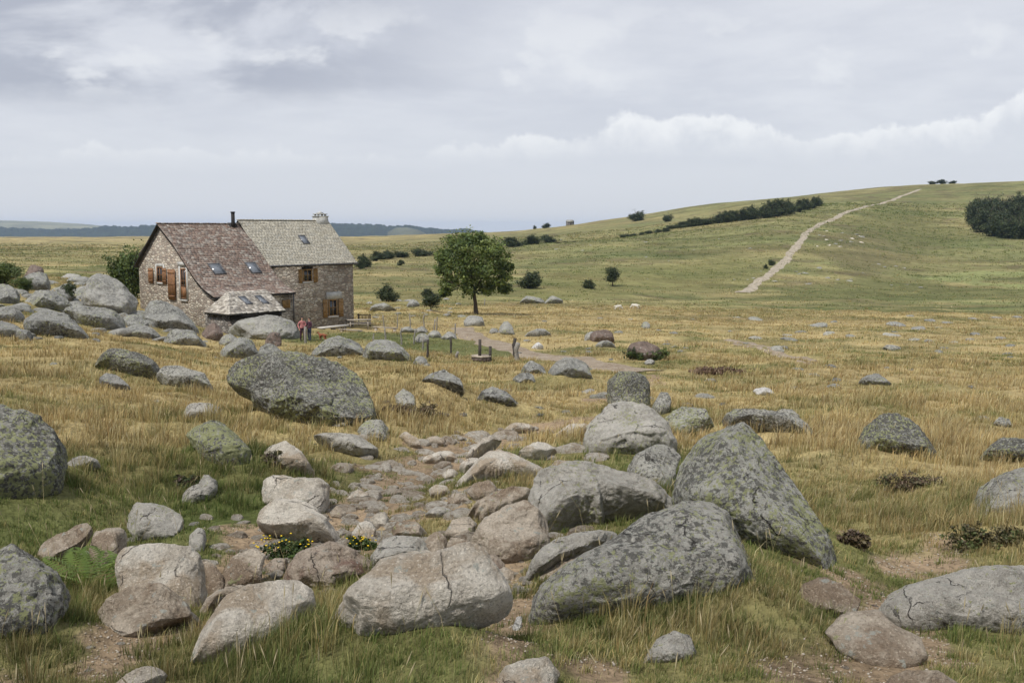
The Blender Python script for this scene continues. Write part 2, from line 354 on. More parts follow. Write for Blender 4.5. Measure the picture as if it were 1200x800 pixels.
# ---------------------------------------------------------------- materials
def newmat(name):
    m = bpy.data.materials.new(name); m.use_nodes = True; return m, NT(m.node_tree)
def finish(n, color, rough=0.85, bump=None, bstr=0.4, bdist=0.02, spec=0.25, metallic=0.0, trans=None):
    ins = {'Base Color': color if isinstance(color, bpy.types.NodeSocket) else (*color, 1), 'Roughness': rough, 'Specular IOR Level': spec, 'Metallic': metallic}
    if bump is not None:
        ins['Normal'] = n.new('ShaderNodeBump', {'Strength': bstr, 'Distance': bdist, 'Height': bump}).outputs[0]
    b = n.new('ShaderNodeBsdfPrincipled', ins)
    out = b.outputs[0]
    if trans:
        tr = n.new('ShaderNodeBsdfTranslucent', {0: color if isinstance(color, bpy.types.NodeSocket) else (*color, 1)})
        out = n.new('ShaderNodeMixShader', {0: trans, 1: out, 2: tr.outputs[0]}).outputs[0]
    n.new('ShaderNodeOutputMaterial', {0: out})
def plain(name, col, rough=0.8, var=0.25, scale=8.0, metallic=0.0, spec=0.3, bump=0.0):
    m, n = newmat(name); oc = n.new('ShaderNodeTexCoord').outputs['Object']
    nz = n.noise(oc, scale, 5, 0.6)
    c = n.mix(n.mr(nz, 0.3, 0.7), tuple(x * (1 - var) for x in col), tuple(x * (1 + var) for x in col))
    finish(n, c, rough, nz if bump else None, bump, 0.01, spec, metallic); return m
def attrmat(name, rough=0.9, var=0.25, scale=6.0, trans=None, spec=0.1, bump=0.0):
    m, n = newmat(name); oc = n.new('ShaderNodeTexCoord').outputs['Object']
    a = n.new('ShaderNodeVertexColor', layer_name='Col').outputs[0]
    nz = n.noise(oc, scale, 5, 0.6)
    f = n.mr(nz, 0.3, 0.7, 1 - var, 1 + var)
    c = n.new('ShaderNodeVectorMath', {0: a, 'Scale': f}, operation='SCALE').outputs[0]
    finish(n, c, rough, nz if bump else None, bump, 0.02, spec, 0, trans); return m

def rock_mat(name, c1, c2, blk=0.35, yel=0.3, wht=0.3, scale=1.0, stain=None):
    """granite: mottled base, crystals, black crust, pale and yellow-green lichen"""
    m, n = newmat(name)
    oc = n.new('ShaderNodeTexCoord').outputs['Object']; inf = n.new('ShaderNodeObjectInfo').outputs['Random']
    off = n.new('ShaderNodeCombineXYZ', {0: n.m('MULTIPLY', inf, 37.0), 1: n.m('MULTIPLY', inf, 71.0), 2: n.m('MULTIPLY', inf, 13.0)}).outputs[0]
    p = n.vm('ADD', oc, off)
    sc_ = scale
    big = n.noise(p, 1.6 * sc_, 5, 0.6); mid = n.noise(p, 8.5 * sc_, 6, 0.65, 0.3); fine = n.noise(p, 60 * sc_, 3, 0.7)
    c = n.mix(n.mr(big, 0.35, 0.65), c1, c2)
    c = n.mix(n.m('MULTIPLY', n.mr(mid, 0.42, 0.62), 0.5), c, tuple(min(1, x * 1.35) for x in c2))
    if stain: c = n.mix(n.m('MULTIPLY', n.mr(n.noise(p, 2.6 * sc_, 5, 0.6, 0.5), 0.48, 0.62), 0.75), c, stain)
    c = n.mix(n.m('MULTIPLY', n.mr(fine, 0.52, 0.70), 0.55), c, tuple(x * 0.42 for x in c1))
    c = n.mix(n.m('MULTIPLY', n.mr(fine, 0.44, 0.30), 0.55), c, tuple(min(1, x * 1.6) for x in c2))
    up_ = n.new('ShaderNodeSeparateXYZ', {0: n.new('ShaderNodeNewGeometry').outputs['Normal']}).outputs[2]
    rv_ = n.new('ShaderNodeSeparateColor', {0: n.new('ShaderNodeTexWhiteNoise', {'Vector': off}, noise_dimensions='3D').outputs['Color']})
    r1_ = n.m('ADD', n.m('MULTIPLY', n.m('SUBTRACT', rv_.outputs[0], 0.5), 0.06), n.m('MULTIPLY', up_, 0.012))
    r2_ = n.m('ADD', n.m('MULTIPLY', n.m('SUBTRACT', rv_.outputs[1], 0.5), 0.05), n.m('MULTIPLY', up_, 0.02))
    if blk > 0:
        nb = n.noise(p, 10.5 * sc_, 8, 0.68, 0.35); nb2 = n.noise(p, 1.3 * sc_, 3, 0.5)
        mk = n.mr(n.m('SUBTRACT', n.m('ADD', n.m('MULTIPLY', nb, 0.75), n.m('MULTIPLY', nb2, 0.25)), r1_), 0.60 - blk * 0.16, 0.635 - blk * 0.16)
        c = n.mix(n.m('MULTIPLY', mk, 0.78), c, (0.075, 0.073, 0.066))
    if wht > 0:
        vo = n.new('ShaderNodeTexVoronoi', {'Vector': n.vm('ADD', p, n.new('ShaderNodeCombineXYZ', {0: n.m('MULTIPLY', mid, 0.25), 1: n.m('MULTIPLY', fine, 0.03)}).outputs[0]), 'Scale': 19 * sc_}, feature='F1')
        sel = n.mr(n.new('ShaderNodeSeparateColor', {0: vo.outputs['Color']}).outputs[0], 0.98 - wht, 1.0 - wht)
        nw = n.noise(p, 30 * sc_, 5, 0.7)
        spot = n.m('MULTIPLY', n.m('MULTIPLY', sel, n.mr(vo.outputs['Distance'], 0.44, 0.30)), n.mr(nw, 0.42, 0.52))
        c = n.mix(n.m('MULTIPLY', spot, 0.8), c, (0.42, 0.43, 0.38))
    if yel > 0:
        ny = n.noise(p, 15 * sc_, 7, 0.66, 0.25); ny2 = n.noise(n.vm('ADD', p, (9.2, 3.1, 4.4)), 1.5 * sc_, 3, 0.5)
        mk = n.mr(n.m('SUBTRACT', n.m('ADD', n.m('MULTIPLY', ny, 0.72), n.m('MULTIPLY', ny2, 0.28)), r2_), 0.60 - yel * 0.14, 0.63 - yel * 0.14)
        c = n.mix(n.m('MULTIPLY', mk, 0.8), c, (0.33, 0.345, 0.165))
    wv_ = n.new('ShaderNodeCombineXYZ', {0: n.m('MULTIPLY', big, 0.5), 1: n.m('MULTIPLY', mid, 0.07), 2: n.m('MULTIPLY', mid, 0.06)}).outputs[0]
    ce = n.new('ShaderNodeTexVoronoi', {'Vector': n.vm('MULTIPLY', n.vm('ADD', p, wv_), (1.0, 1.0, 1.7)), 'Scale': 1.3}, feature='DISTANCE_TO_EDGE').outputs['Distance']
    crk = n.m('MULTIPLY', n.mr(ce, 0.009, 0.001), n.mr(big, 0.50, 0.58))
    c = n.mix(n.m('MULTIPLY', crk, 0.75), c, (0.035, 0.03, 0.026))
    pz = n.noise(p, 11 * sc_, 8, 0.75)
    h = n.m('ADD', n.m('ADD', n.m('SUBTRACT', n.m('MULTIPLY', pz, 1.3), n.m('MULTIPLY', crk, 0.9)), n.m('MULTIPLY', fine, 0.35)), n.m('MULTIPLY', mid, 0.8))
    finish(n, c, 0.92, h, 1.0, 0.065 / sc_ ** .6, 0.15)
    return m
M = {}
M['lichen'] = rock_mat('rock_lichen_heavy', (0.25, 0.245, 0.215), (0.40, 0.39, 0.345), 0.85, 0.84, 0.9, scale=1.8)
M['mottled'] = rock_mat('rock_mottled', (0.245, 0.235, 0.208), (0.41, 0.395, 0.35), 0.62, 0.42, 0.8, scale=2.2)
M['dark'] = rock_mat('rock_dark_crusted', (0.17, 0.165, 0.145), (0.31, 0.30, 0.265), 1.05, 0.6, 0.9, scale=1.5)
M['grey'] = rock_mat('rock_grey', (0.29, 0.272, 0.235), (0.46, 0.435, 0.385), 0.2, 0.25, 0.45, scale=2.0)
M['pale'] = rock_mat('rock_pale_granite', (0.42, 0.37, 0.30), (0.62, 0.575, 0.495), -0.2, 0.0, 0.2, stain=(0.40, 0.31, 0.215))
M['tan'] = rock_mat('rock_tan_granite', (0.34, 0.275, 0.205), (0.51, 0.445, 0.36), -0.1, 0.08, 0.2, stain=(0.22, 0.155, 0.10))
M['red'] = rock_mat('rock_reddish', (0.31, 0.235, 0.18), (0.42, 0.36, 0.29), 0.12, 0.0, 0.08, stain=(0.17, 0.085, 0.06))
M['pebble'] = rock_mat('path_stone', (0.48, 0.42, 0.335), (0.68, 0.63, 0.545), -0.3, 0.0, 0.1, stain=(0.33, 0.25, 0.17))
M['farmot'] = rock_mat('rock_mottled_far', (0.165, 0.165, 0.152), (0.30, 0.295, 0.27), 0.32, 0.3, 0.42, scale=0.7)
M['fargrey'] = rock_mat('rock_grey_far', (0.19, 0.187, 0.172), (0.34, 0.33, 0.30), 0.12, 0.2, 0.35, scale=0.7)
M['farbrown'] = rock_mat('rock_brown_far', (0.12, 0.09, 0.075), (0.20, 0.155, 0.13), 0.25, 0.0, 0.1, scale=0.5)
M['white'] = rock_mat('rock_white', (0.48, 0.46, 0.43), (0.62, 0.61, 0.58), 0.0, 0.0, 0.0, scale=0.6)

# ground: vertex colour regions broken up by noise at several scales
gm, n = newmat('ground_turf'); M['ground'] = gm
pos = n.new('ShaderNodeNewGeometry').outputs['Position']; a = n.new('ShaderNodeVertexColor', layer_name='Col').outputs[0]
n1 = n.noise(pos, 2.2, 6, 0.65); n2 = n.noise(pos, 0.35, 5, 0.6); n3 = n.noise(pos, 14.0, 4, 0.6); n4 = n.noise(n.vm('MULTIPLY', pos, (0.05, 0.11, 0.05)), 1.0, 6, 0.62)
f = n.m('ADD', n.m('MULTIPLY', n.mr(n1, 0.3, 0.7), 0.5), n.m('ADD', n.m('MULTIPLY', n.mr(n2, 0.3, 0.7), 0.35), n.m('MULTIPLY', n.mr(n4, 0.3, 0.7), 0.30)))
f = n.m('ADD', n.m('ADD', 0.25, f), n.m('MULTIPLY', n.mr(n3, 0.35, 0.65), 0.38))
c = n.new('ShaderNodeVectorMath', {0: a, 'Scale': f}, operation='SCALE').outputs[0]
finish(n, c, 0.95, n.m('ADD', n1, n.m('MULTIPLY', n3, 0.6)), 1.0, 0.08, 0.05)
gt, n = newmat('track_gravel'); M['track'] = gt
pos = n.new('ShaderNodeNewGeometry').outputs['Position']; n1 = n.noise(pos, 1.1, 6, 0.7); n2 = n.noise(pos, 9.0, 5, 0.7)
c = n.mix(n.mr(n1, 0.35, 0.65), (0.19, 0.145, 0.10), (0.29, 0.24, 0.18)); c = n.mix(n.m('MULTIPLY', n.mr(n2, 0.5, 0.66), 0.6), c, (0.44, 0.41, 0.36))
finish(n, c, 0.95, n2, 0.6, 0.04, 0.05)
M['hilltrack'] = plain('track_pale_gravel', (0.32, 0.275, 0.21), 0.95, 0.32, 0.8)
M['grass'] = attrmat('grass_blades', 0.75, 0.12, 1.3, 0.22, 0.12)
M['leaf'] = attrmat('leaves', 0.55, 0.30, 0.9, 0.28, 0.35)
M['bark'] = plain('bark', (0.075, 0.06, 0.047), 0.95, 0.4, 12, bump=0.6)
M['slate'] = attrmat('stone_slates', 0.85, 0.20, 5.0, None, 0.2, 0.4)
M['darkwood'] = plain('dark_wood', (0.022, 0.020, 0.019), 0.8, 0.3, 6)
M['shutter'] = plain('varnished_shutter', (0.20, 0.10, 0.045), 0.6, 0.3, 5)
M['shutter_y'] = plain('ochre_shutter', (0.26, 0.155, 0.06), 0.65, 0.28, 5)
M['surround'] = plain('cut_stone', (0.42, 0.42, 0.40), 0.9, 0.16, 5, bump=0.3)
M['glassdark'] = plain('window_glass', (0.025, 0.028, 0.032), 0.12, 0.2, 1.5, spec=0.7)
M['skyglass'] = plain('skylight_glass', (0.15, 0.165, 0.185), 0.16, 0.1, 1.5, spec=0.9)
M['metal'] = plain('grey_metal', (0.10, 0.10, 0.105), 0.5, 0.2, 4, metallic=0.4)
M['post'] = plain('weathered_post', (0.23, 0.215, 0.19), 0.95, 0.3, 9, bump=0.4)
M['postdark'] = plain('dark_post', (0.06, 0.052, 0.045), 0.95, 0.3, 9)
M['wire'] = plain('rusty_wire', (0.16, 0.14, 0.12), 0.6, 0.2, 4, metallic=0.5)
M['plank'] = plain('weathered_plank', (0.34, 0.30, 0.25), 0.9, 0.22, 7)
M['slab'] = plain('pale_stone_slab', (0.50, 0.48, 0.44), 0.9, 0.15, 3)
M['skin'] = plain('skin', (0.50, 0.30, 0.22), 0.6, 0.06, 4)
M['hair'] = plain('dark_hair', (0.018, 0.013, 0.011), 0.6, 0.2, 30)
M['pink'] = plain('dusty_pink_cloth', (0.42, 0.17, 0.17), 0.9, 0.25, 14)
M['plum'] = plain('dark_plum_cloth', (0.06, 0.025, 0.04), 0.9, 0.2, 14)
M['pale_cloth'] = plain('pale_cloth', (0.50, 0.46, 0.46), 0.9, 0.1, 8)
M['denim'] = plain('denim', (0.05, 0.06, 0.10), 0.9, 0.2, 20)
M['redfur'] = plain('red_brown_fur', (0.22, 0.075, 0.038), 0.85, 0.3, 18)
M['woolly'] = plain('sheep_wool', (0.62, 0.59, 0.52), 0.95, 0.12, 10)
M['blackish'] = plain('black_hoof', (0.03, 0.028, 0.025), 0.8, 0.1, 5)
M['petal'] = plain('yellow_petals', (0.72, 0.50, 0.02), 0.7, 0.1, 5)
M['soilclod'] = plain('soil', (0.13, 0.085, 0.055), 0.97, 0.3, 8, bump=0.8)
def wall_mat(name, tones, mortar, sx=2.6, sz=5.6):
    m, n = newmat(name); oc = n.new('ShaderNodeTexCoord').outputs['Object']
    wob = n.noise(oc, 3.0, 3, 0.5)
    p = n.vm('MULTIPLY', n.vm('ADD', oc, n.new('ShaderNodeCombineXYZ', {0: n.m('MULTIPLY', wob, 0.22), 1: n.m('MULTIPLY', wob, 0.22), 2: n.m('MULTIPLY', wob, 0.13)}).outputs[0]), (sx, sx, sz))
    e = n.new('ShaderNodeTexVoronoi', {'Vector': p, 'Scale': 1.0, 'Randomness': 0.85}, feature='DISTANCE_TO_EDGE').outputs['Distance']
    vc = n.new('ShaderNodeTexVoronoi', {'Vector': p, 'Scale': 1.0, 'Randomness': 0.85}, feature='F1').outputs['Color']
    s_ = n.new('ShaderNodeSeparateColor', {0: vc})
    rp = n.new('ShaderNodeValToRGB', {0: s_.outputs[0]}); cr = rp.color_ramp; cr.interpolation = 'CONSTANT'
    for i, t in enumerate(tones):
        if i < 2: el = cr.elements[i]; el.position = i / len(tones)
        else: el = cr.elements.new(i / len(tones))
        el.color = (*t, 1)
    c = n.mix(n.m('MULTIPLY', n.mr(n.noise(oc, 9, 5, 0.65), 0.35, 0.65), 0.35), rp.outputs[0], tuple(x * 1.3 for x in mortar))
    c = n.mix(n.mr(e, 0.10, 0.045), c, mortar)
    big = n.noise(oc, 0.5, 4, 0.6)
    c = n.mix(n.m('MULTIPLY', n.mr(big, 0.4, 0.65), 0.3), c, tuple(x * 0.8 for x in tones[0]))
    finish(n, c, 0.95, n.mr(e, 0.0, 0.22), 0.9, 0.05, 0.1); return m
M['wall'] = wall_mat('rubble_stone_wall', [(0.36, 0.31, 0.255), (0.50, 0.45, 0.37), (0.22, 0.18, 0.15), (0.40, 0.33, 0.265), (0.54, 0.49, 0.41), (0.31, 0.26, 0.215), (0.45, 0.415, 0.36)], (0.22, 0.195, 0.16))
M['wall_grey'] = wall_mat('grey_rubble_wall', [(0.22, 0.20, 0.18), (0.30, 0.28, 0.25), (0.12, 0.11, 0.10), (0.25, 0.21, 0.18), (0.36, 0.34, 0.31)], (0.10, 0.09, 0.08))

# distant hills and woods
def far_ridge(name, x0, x1, prof_pts, Y, depth, mat, rough_amp, rough_len, label, kind, cat, zlow=-60):
    xs = np.linspace(x0, x1, int((x1 - x0) * 2.2)); s = (xs - 600) / F
    topy = np.interp(xs, [p[0] for p in prof_pts], [p[1] for p in prof_pts])
    rows = []; K = 12
    for k in range(K + 1):
        a = k / K; yy = Y - depth * (1 - a) ; prof_h = math.sin(a * math.pi / 2) ** 0.75
        zt = -(topy - HOR) / F * Y
        X = s * yy * (1 + 0 * a)
        r = rough_amp * fbm(X / rough_len, np.full_like(X, yy / rough_len), seed=int(x0) % 97 + 5, octv=3) * prof_h
        rows.append(np.stack([X, np.full_like(X, yy), zlow + (zt - zlow) * prof_h + r], -1))
    for k in range(1, 4):
        rows.append(np.stack([s * (Y + depth * 0.4 * k), np.full_like(s, Y + depth * 0.4 * k), zlow + (zt - zlow) * (1 - k / 3)], -1))
    n_ = len(xs); Vv = np.concatenate(rows); i, k = np.meshgrid(np.arange(len(rows) - 1), np.arange(n_ - 1), indexing='ij')
    qq = np.stack([i * n_ + k, i * n_ + k + 1, (i + 1) * n_ + k + 1, (i + 1) * n_ + k], -1).reshape(-1, 4)
    me = mesh_np(name, Vv, qq, np.full(len(qq), 4)); o = link(name, me, mat); tag(o, label, cat, kind=kind); return o
M['farhill'] = plain('far_hill_grass', (0.20, 0.195, 0.12), 0.95, 0.3, 0.004)
M['farwood'] = plain('far_woodland', (0.022, 0.032, 0.020), 0.95, 0.5, 0.03)
far_ridge('hills', -700, 330, [(-700, 262), (-200, 258), (0, 258.5), (60, 260), (110, 263.5), (140, 267), (180, 269), (330, 275)], 7000, 1200, M['farhill'], 3, 180, 'pale distant hill on the left horizon', 'structure', 'hill')
far_ridge('distant_woods', -700, 340, [(-700, 268), (-150, 266), (0, 266.5), (60, 269), (110, 267.5), (128, 264.5), (150, 266), (180, 264), (220, 264), (340, 266)], 4800, 500, M['farwood'], 9, 14, 'dark blue conifer wood along the left horizon', 'stuff', 'woodland')
far_ridge('distant_woods', 341, 640, [(341, 262), (395, 262), (440, 263), (455, 265.5), (478, 264), (500, 267), (525, 269.5), (545, 268), (560, 270), (575, 274), (640, 280)], 4800, 500, M['farwood'], 9, 14, 'dark blue wood on the horizon beyond the house', 'stuff', 'woodland')
M['clearing'] = plain('far_clearing', (0.10, 0.105, 0.07), 0.95, 0.3, 0.01)
far_ridge('hills', 455, 500, [(455, 272), (465, 266.8), (478, 266.5), (490, 269), (500, 274)], 4200, 60, M['clearing'], 1, 60, 'pale clearing on the wooded ridge beyond the house', 'structure', 'hill')

# ---------------------------------------------------------------- rocks
_ico = {}
def ico(level):
    if level not in _ico:
        bm = bmesh.new(); bmesh.ops.create_icosphere(bm, subdivisions=level, radius=1.0)
        v = np.array([p.co[:] for p in bm.verts]); f = np.array([[x.index for x in p.verts] for p in bm.faces]); bm.free(); _ico[level] = (v, f)
    return _ico[level]
FOOT = []
def rock(poly, mat, label, tilt=42, depth=0.72, cuts=None, rough=1.0, level=None, name='boulder', group=None, ymin=1.5, sink=0.4, round_=0.0, cat=None, tag_it=True, ext=0.5, ya=None):
    P = np.array(poly, float); x0, y0 = P.min(0); x1, y1 = P.max(0); xc = 0.5 * (x0 + x1)
    A = np.array(hit(xc, ya or (y1 - 0.03 * (y1 - y0)), ymin))
    wd = (x1 - x0) / F * A[1]; ht = (y1 - y0) / F * A[1]
    D = depth * 0.5 * min(wd, 1.5 * ht + 0.35 * wd)
    A = A + np.array([A[0] / A[1], 1, 0]) * D * sink
    ti = math.radians(tilt)
    vdir = ray(xc, 0.5 * (y0 + y1)); hv = np.array([vdir[0], vdir[1], 0]); hv /= np.linalg.norm(hv)
    upv = hv * math.sin(ti) + np.array([0, 0, 1]) * math.cos(ti); right = np.array([hv[1], -hv[0], 0]); nrm = np.cross(right, upv)   # away from camera, down
    if nrm @ hv < 0: nrm = -nrm
    O3 = []
    for x, y in P:
        d = ray(x, y); t = (A @ nrm) / (d @ nrm); O3.append(d * t)
    O3 = np.array(O3); a2 = (O3 - A) @ right; b2 = (O3 - A) @ upv
    # area centroid
    xx, yy = a2, b2; xn, yn = np.roll(xx, -1), np.roll(yy, -1); cr = xx * yn - xn * yy; ar = cr.sum() / 2
    ca = ((xx + xn) * cr).sum() / (6 * ar); cb = ((yy + yn) * cr).sum() / (6 * ar)
    ta = np.linspace(0, 1, 9)[:-1]; da = np.concatenate([xx[i] + (xn[i] - xx[i]) * ta for i in range(len(xx))]) - ca; db = np.concatenate([yy[i] + (yn[i] - yy[i]) * ta for i in range(len(yy))]) - cb
    ph = np.arctan2(db, da); rr = np.hypot(da, db); od = np.argsort(ph); ph = ph[od]; rr = rr[od]
    grid = np.linspace(-math.pi, math.pi, 257)[:-1]; rg = np.interp(grid, np.concatenate([ph - 2 * math.pi, ph, ph + 2 * math.pi]), np.tile(rr, 3))
    lo = grid < -.25; gxy = np.stack([np.cos(grid) * rg, np.sin(grid) * rg], -1); hr = rg.copy()
    for i_ in np.where(lo)[0]:          # fill hollows along the buried edge
        d_ = np.array([math.cos(grid[i_]), math.sin(grid[i_])]); best = rg[i_]
        for off_ in (12, 20, 30, 42, 54):
            p1_, p2_ = gxy[(i_ - off_) % 256], gxy[(i_ + off_) % 256]; e_ = p2_ - p1_; den = d_[0] * e_[1] - d_[1] * e_[0]
            if abs(den) > 1e-9: best = max(best, (p1_[0] * e_[1] - p1_[1] * e_[0]) / den)
        hr[i_] = min(best, rg[i_] * 2.5)
    rg = hr
    kk = np.array([1, 3, 4, 3, 1]) / 12.0; rg = sum(kk[i] * np.roll(rg, i - 2) for i in range(5))
    pxw = (x1 - x0)
    if level is None: level = 7 if pxw > 150 else 6 if pxw > 60 else 5 if pxw > 25 else 4 if pxw > 10 else 3
    v, f = ico(level)
    st = np.hypot(v[:, 0], v[:, 1]); phv = np.arctan2(v[:, 1], v[:, 0])
    rho = np.interp(phv, np.append(grid, math.pi), np.append(rg, rg[0]))
    cuts = cuts if cuts is not None else (15 if mat.startswith('far') else 9)
    crack = 0.0 if mat in ('pale', 'tan', 'grey') else 0.018
    seed = int(abs(x0 * 13 + y0 * 7)) % 9973; rs = np.random.default_rng(seed)
    stp = st ** (0.80 + 0.2 * round_); r_ = rho * stp
    S = max(rg.mean(), 1e-3)
    L = np.stack([np.cos(phv) * r_, np.sin(phv) * r_, np.sign(v[:, 2]) * np.abs(v[:, 2]) ** 0.85 * D], -1)
    if True:   # the hidden lower part carries on into the ground
        L[:, 1] = np.where(L[:, 1] < 0, L[:, 1] * (1 + ext * math.cos(ti) ** 2), L[:, 1])
    # facets: push back everything beyond random planes that face the viewer's side or the sky
    for _ in range(cuts):
        q = rs.normal(size=3); q[2] = -abs(q[2]) * 1.1 - 0.25; q[0] *= S / max(D, .3 * S) * 0.55 + .3; q[1] = q[1] if q[1] > -.15 else -q[1] * .5; q /= np.linalg.norm(q)
        pr = L @ q; lim = pr.max() * rs.uniform(0.72, 0.95); ex = np.maximum(pr - lim, 0); L = L - np.outer(ex * 0.88, q)
    Ln = L / S; nx, ny, nz = Ln[:, 0] + seed * .37, Ln[:, 1] + seed * .11, Ln[:, 2]
    nn = Ln / np.maximum(np.linalg.norm(Ln, axis=1), 1e-6)[:, None]
    edge = 0.45 + 0.55 * (1 - np.clip(st, 0, 1) ** 6)       # keep the outline, roughen the faces
    dsp = 0.085 * fbm(nx * 1.3, ny * 1.3, nz * 1.3, seed=seed, octv=2) * edge + 0.052 * fbm(nx * 4, ny * 4, nz * 4, seed=seed + 3, octv=3)
    rid = 1 - np.abs(fbm(nx * 2.1 + 5, ny * 2.1, nz * 2.1, seed=seed + 9, octv=3)) * 2
    dsp -= crack * np.clip((rid - 0.90) / 0.10, 0, 1) ** 1.5
    tq = 2.6 * fbm(nx * 1.2 + 7, ny * 1.5, nz * 1.2, seed=seed + 21, octv=2); fq = tq - np.floor(tq); dsp += (.030 if mat in ('pale', 'tan') else .05) * (np.floor(tq) + sstep(fq, .38, .62) - tq) * edge
    if level >= 5: dsp += 0.024 * fbm(nx * 13, ny * 13, nz * 13, seed=seed + 5, octv=3)
    L = L + nn * (dsp * S * rough)[:, None]
    # bring the outline back to the traced one after the facets
    pa = np.arctan2(L[:, 1], L[:, 0]); ra = np.hypot(L[:, 0], L[:, 1]); nb_ = 72; bi = ((pa + math.pi) / (2 * math.pi) * nb_).astype(int) % nb_
    mx_ = np.full(nb_, 1e-6); np.maximum.at(mx_, bi, ra); cc_ = (np.arange(nb_) + .5) / nb_ * 2 * math.pi - math.pi
    tg = np.interp(cc_, np.append(grid, math.pi), np.append(rg, rg[0])); rt = np.clip(tg / mx_, .9, 1.6); rt = np.where(np.sin(cc_) < -.2, np.minimum(np.maximum(rt, 1.0), 1.25), rt)
    rt = (np.roll(rt, 1) + 2 * rt + np.roll(rt, -1)) / 4; rv = np.interp(pa, np.concatenate([[cc_[-1] - 2 * math.pi], cc_, [cc_[0] + 2 * math.pi]]), np.concatenate([[rt[-1]], rt, [rt[0]]]))
    L[:, :2] *= rv[:, None]
    low_ = np.clip(-L[:, 1] / S, 0, 1); L[:, 2] = np.where(L[:, 2] < 0, L[:, 2] * (1 + .55 * low_), L[:, 2])
    W3 = A[None] + np.outer(L[:, 0] + ca, right) + np.outer(L[:, 1] + cb, upv) + np.outer(L[:, 2], nrm)
    cen = W3.mean(0); zb = W3[:, 2].min(); cen = np.array([cen[0], cen[1], float(G(cen[0], cen[1]))])
    fl = f[:, ::-1] if np.linalg.det(np.stack([right, upv, nrm])) < 0 else f
    me = mesh_np(name, W3 - cen, fl, np.full(len(f), 3)); o = link(name, me, M[mat], None, cen)
    ex = W3[:, :2]; hh = W3[:, 2] > G(W3[:, 0], W3[:, 1]) + 0.01
    if hh.sum() > 5: ex = ex[hh]
    c2 = ex.mean(0); cov = np.cov((ex - c2).T); FOOT.append((c2, np.linalg.inv(cov + np.eye(2) * 1e-5), math.sqrt(np.trace(cov)), W3[:, 2].max()))
    if tag_it: tag(o, label, cat or ('boulder' if name == 'boulder' else name.split('_')[-1]), group)
    return o
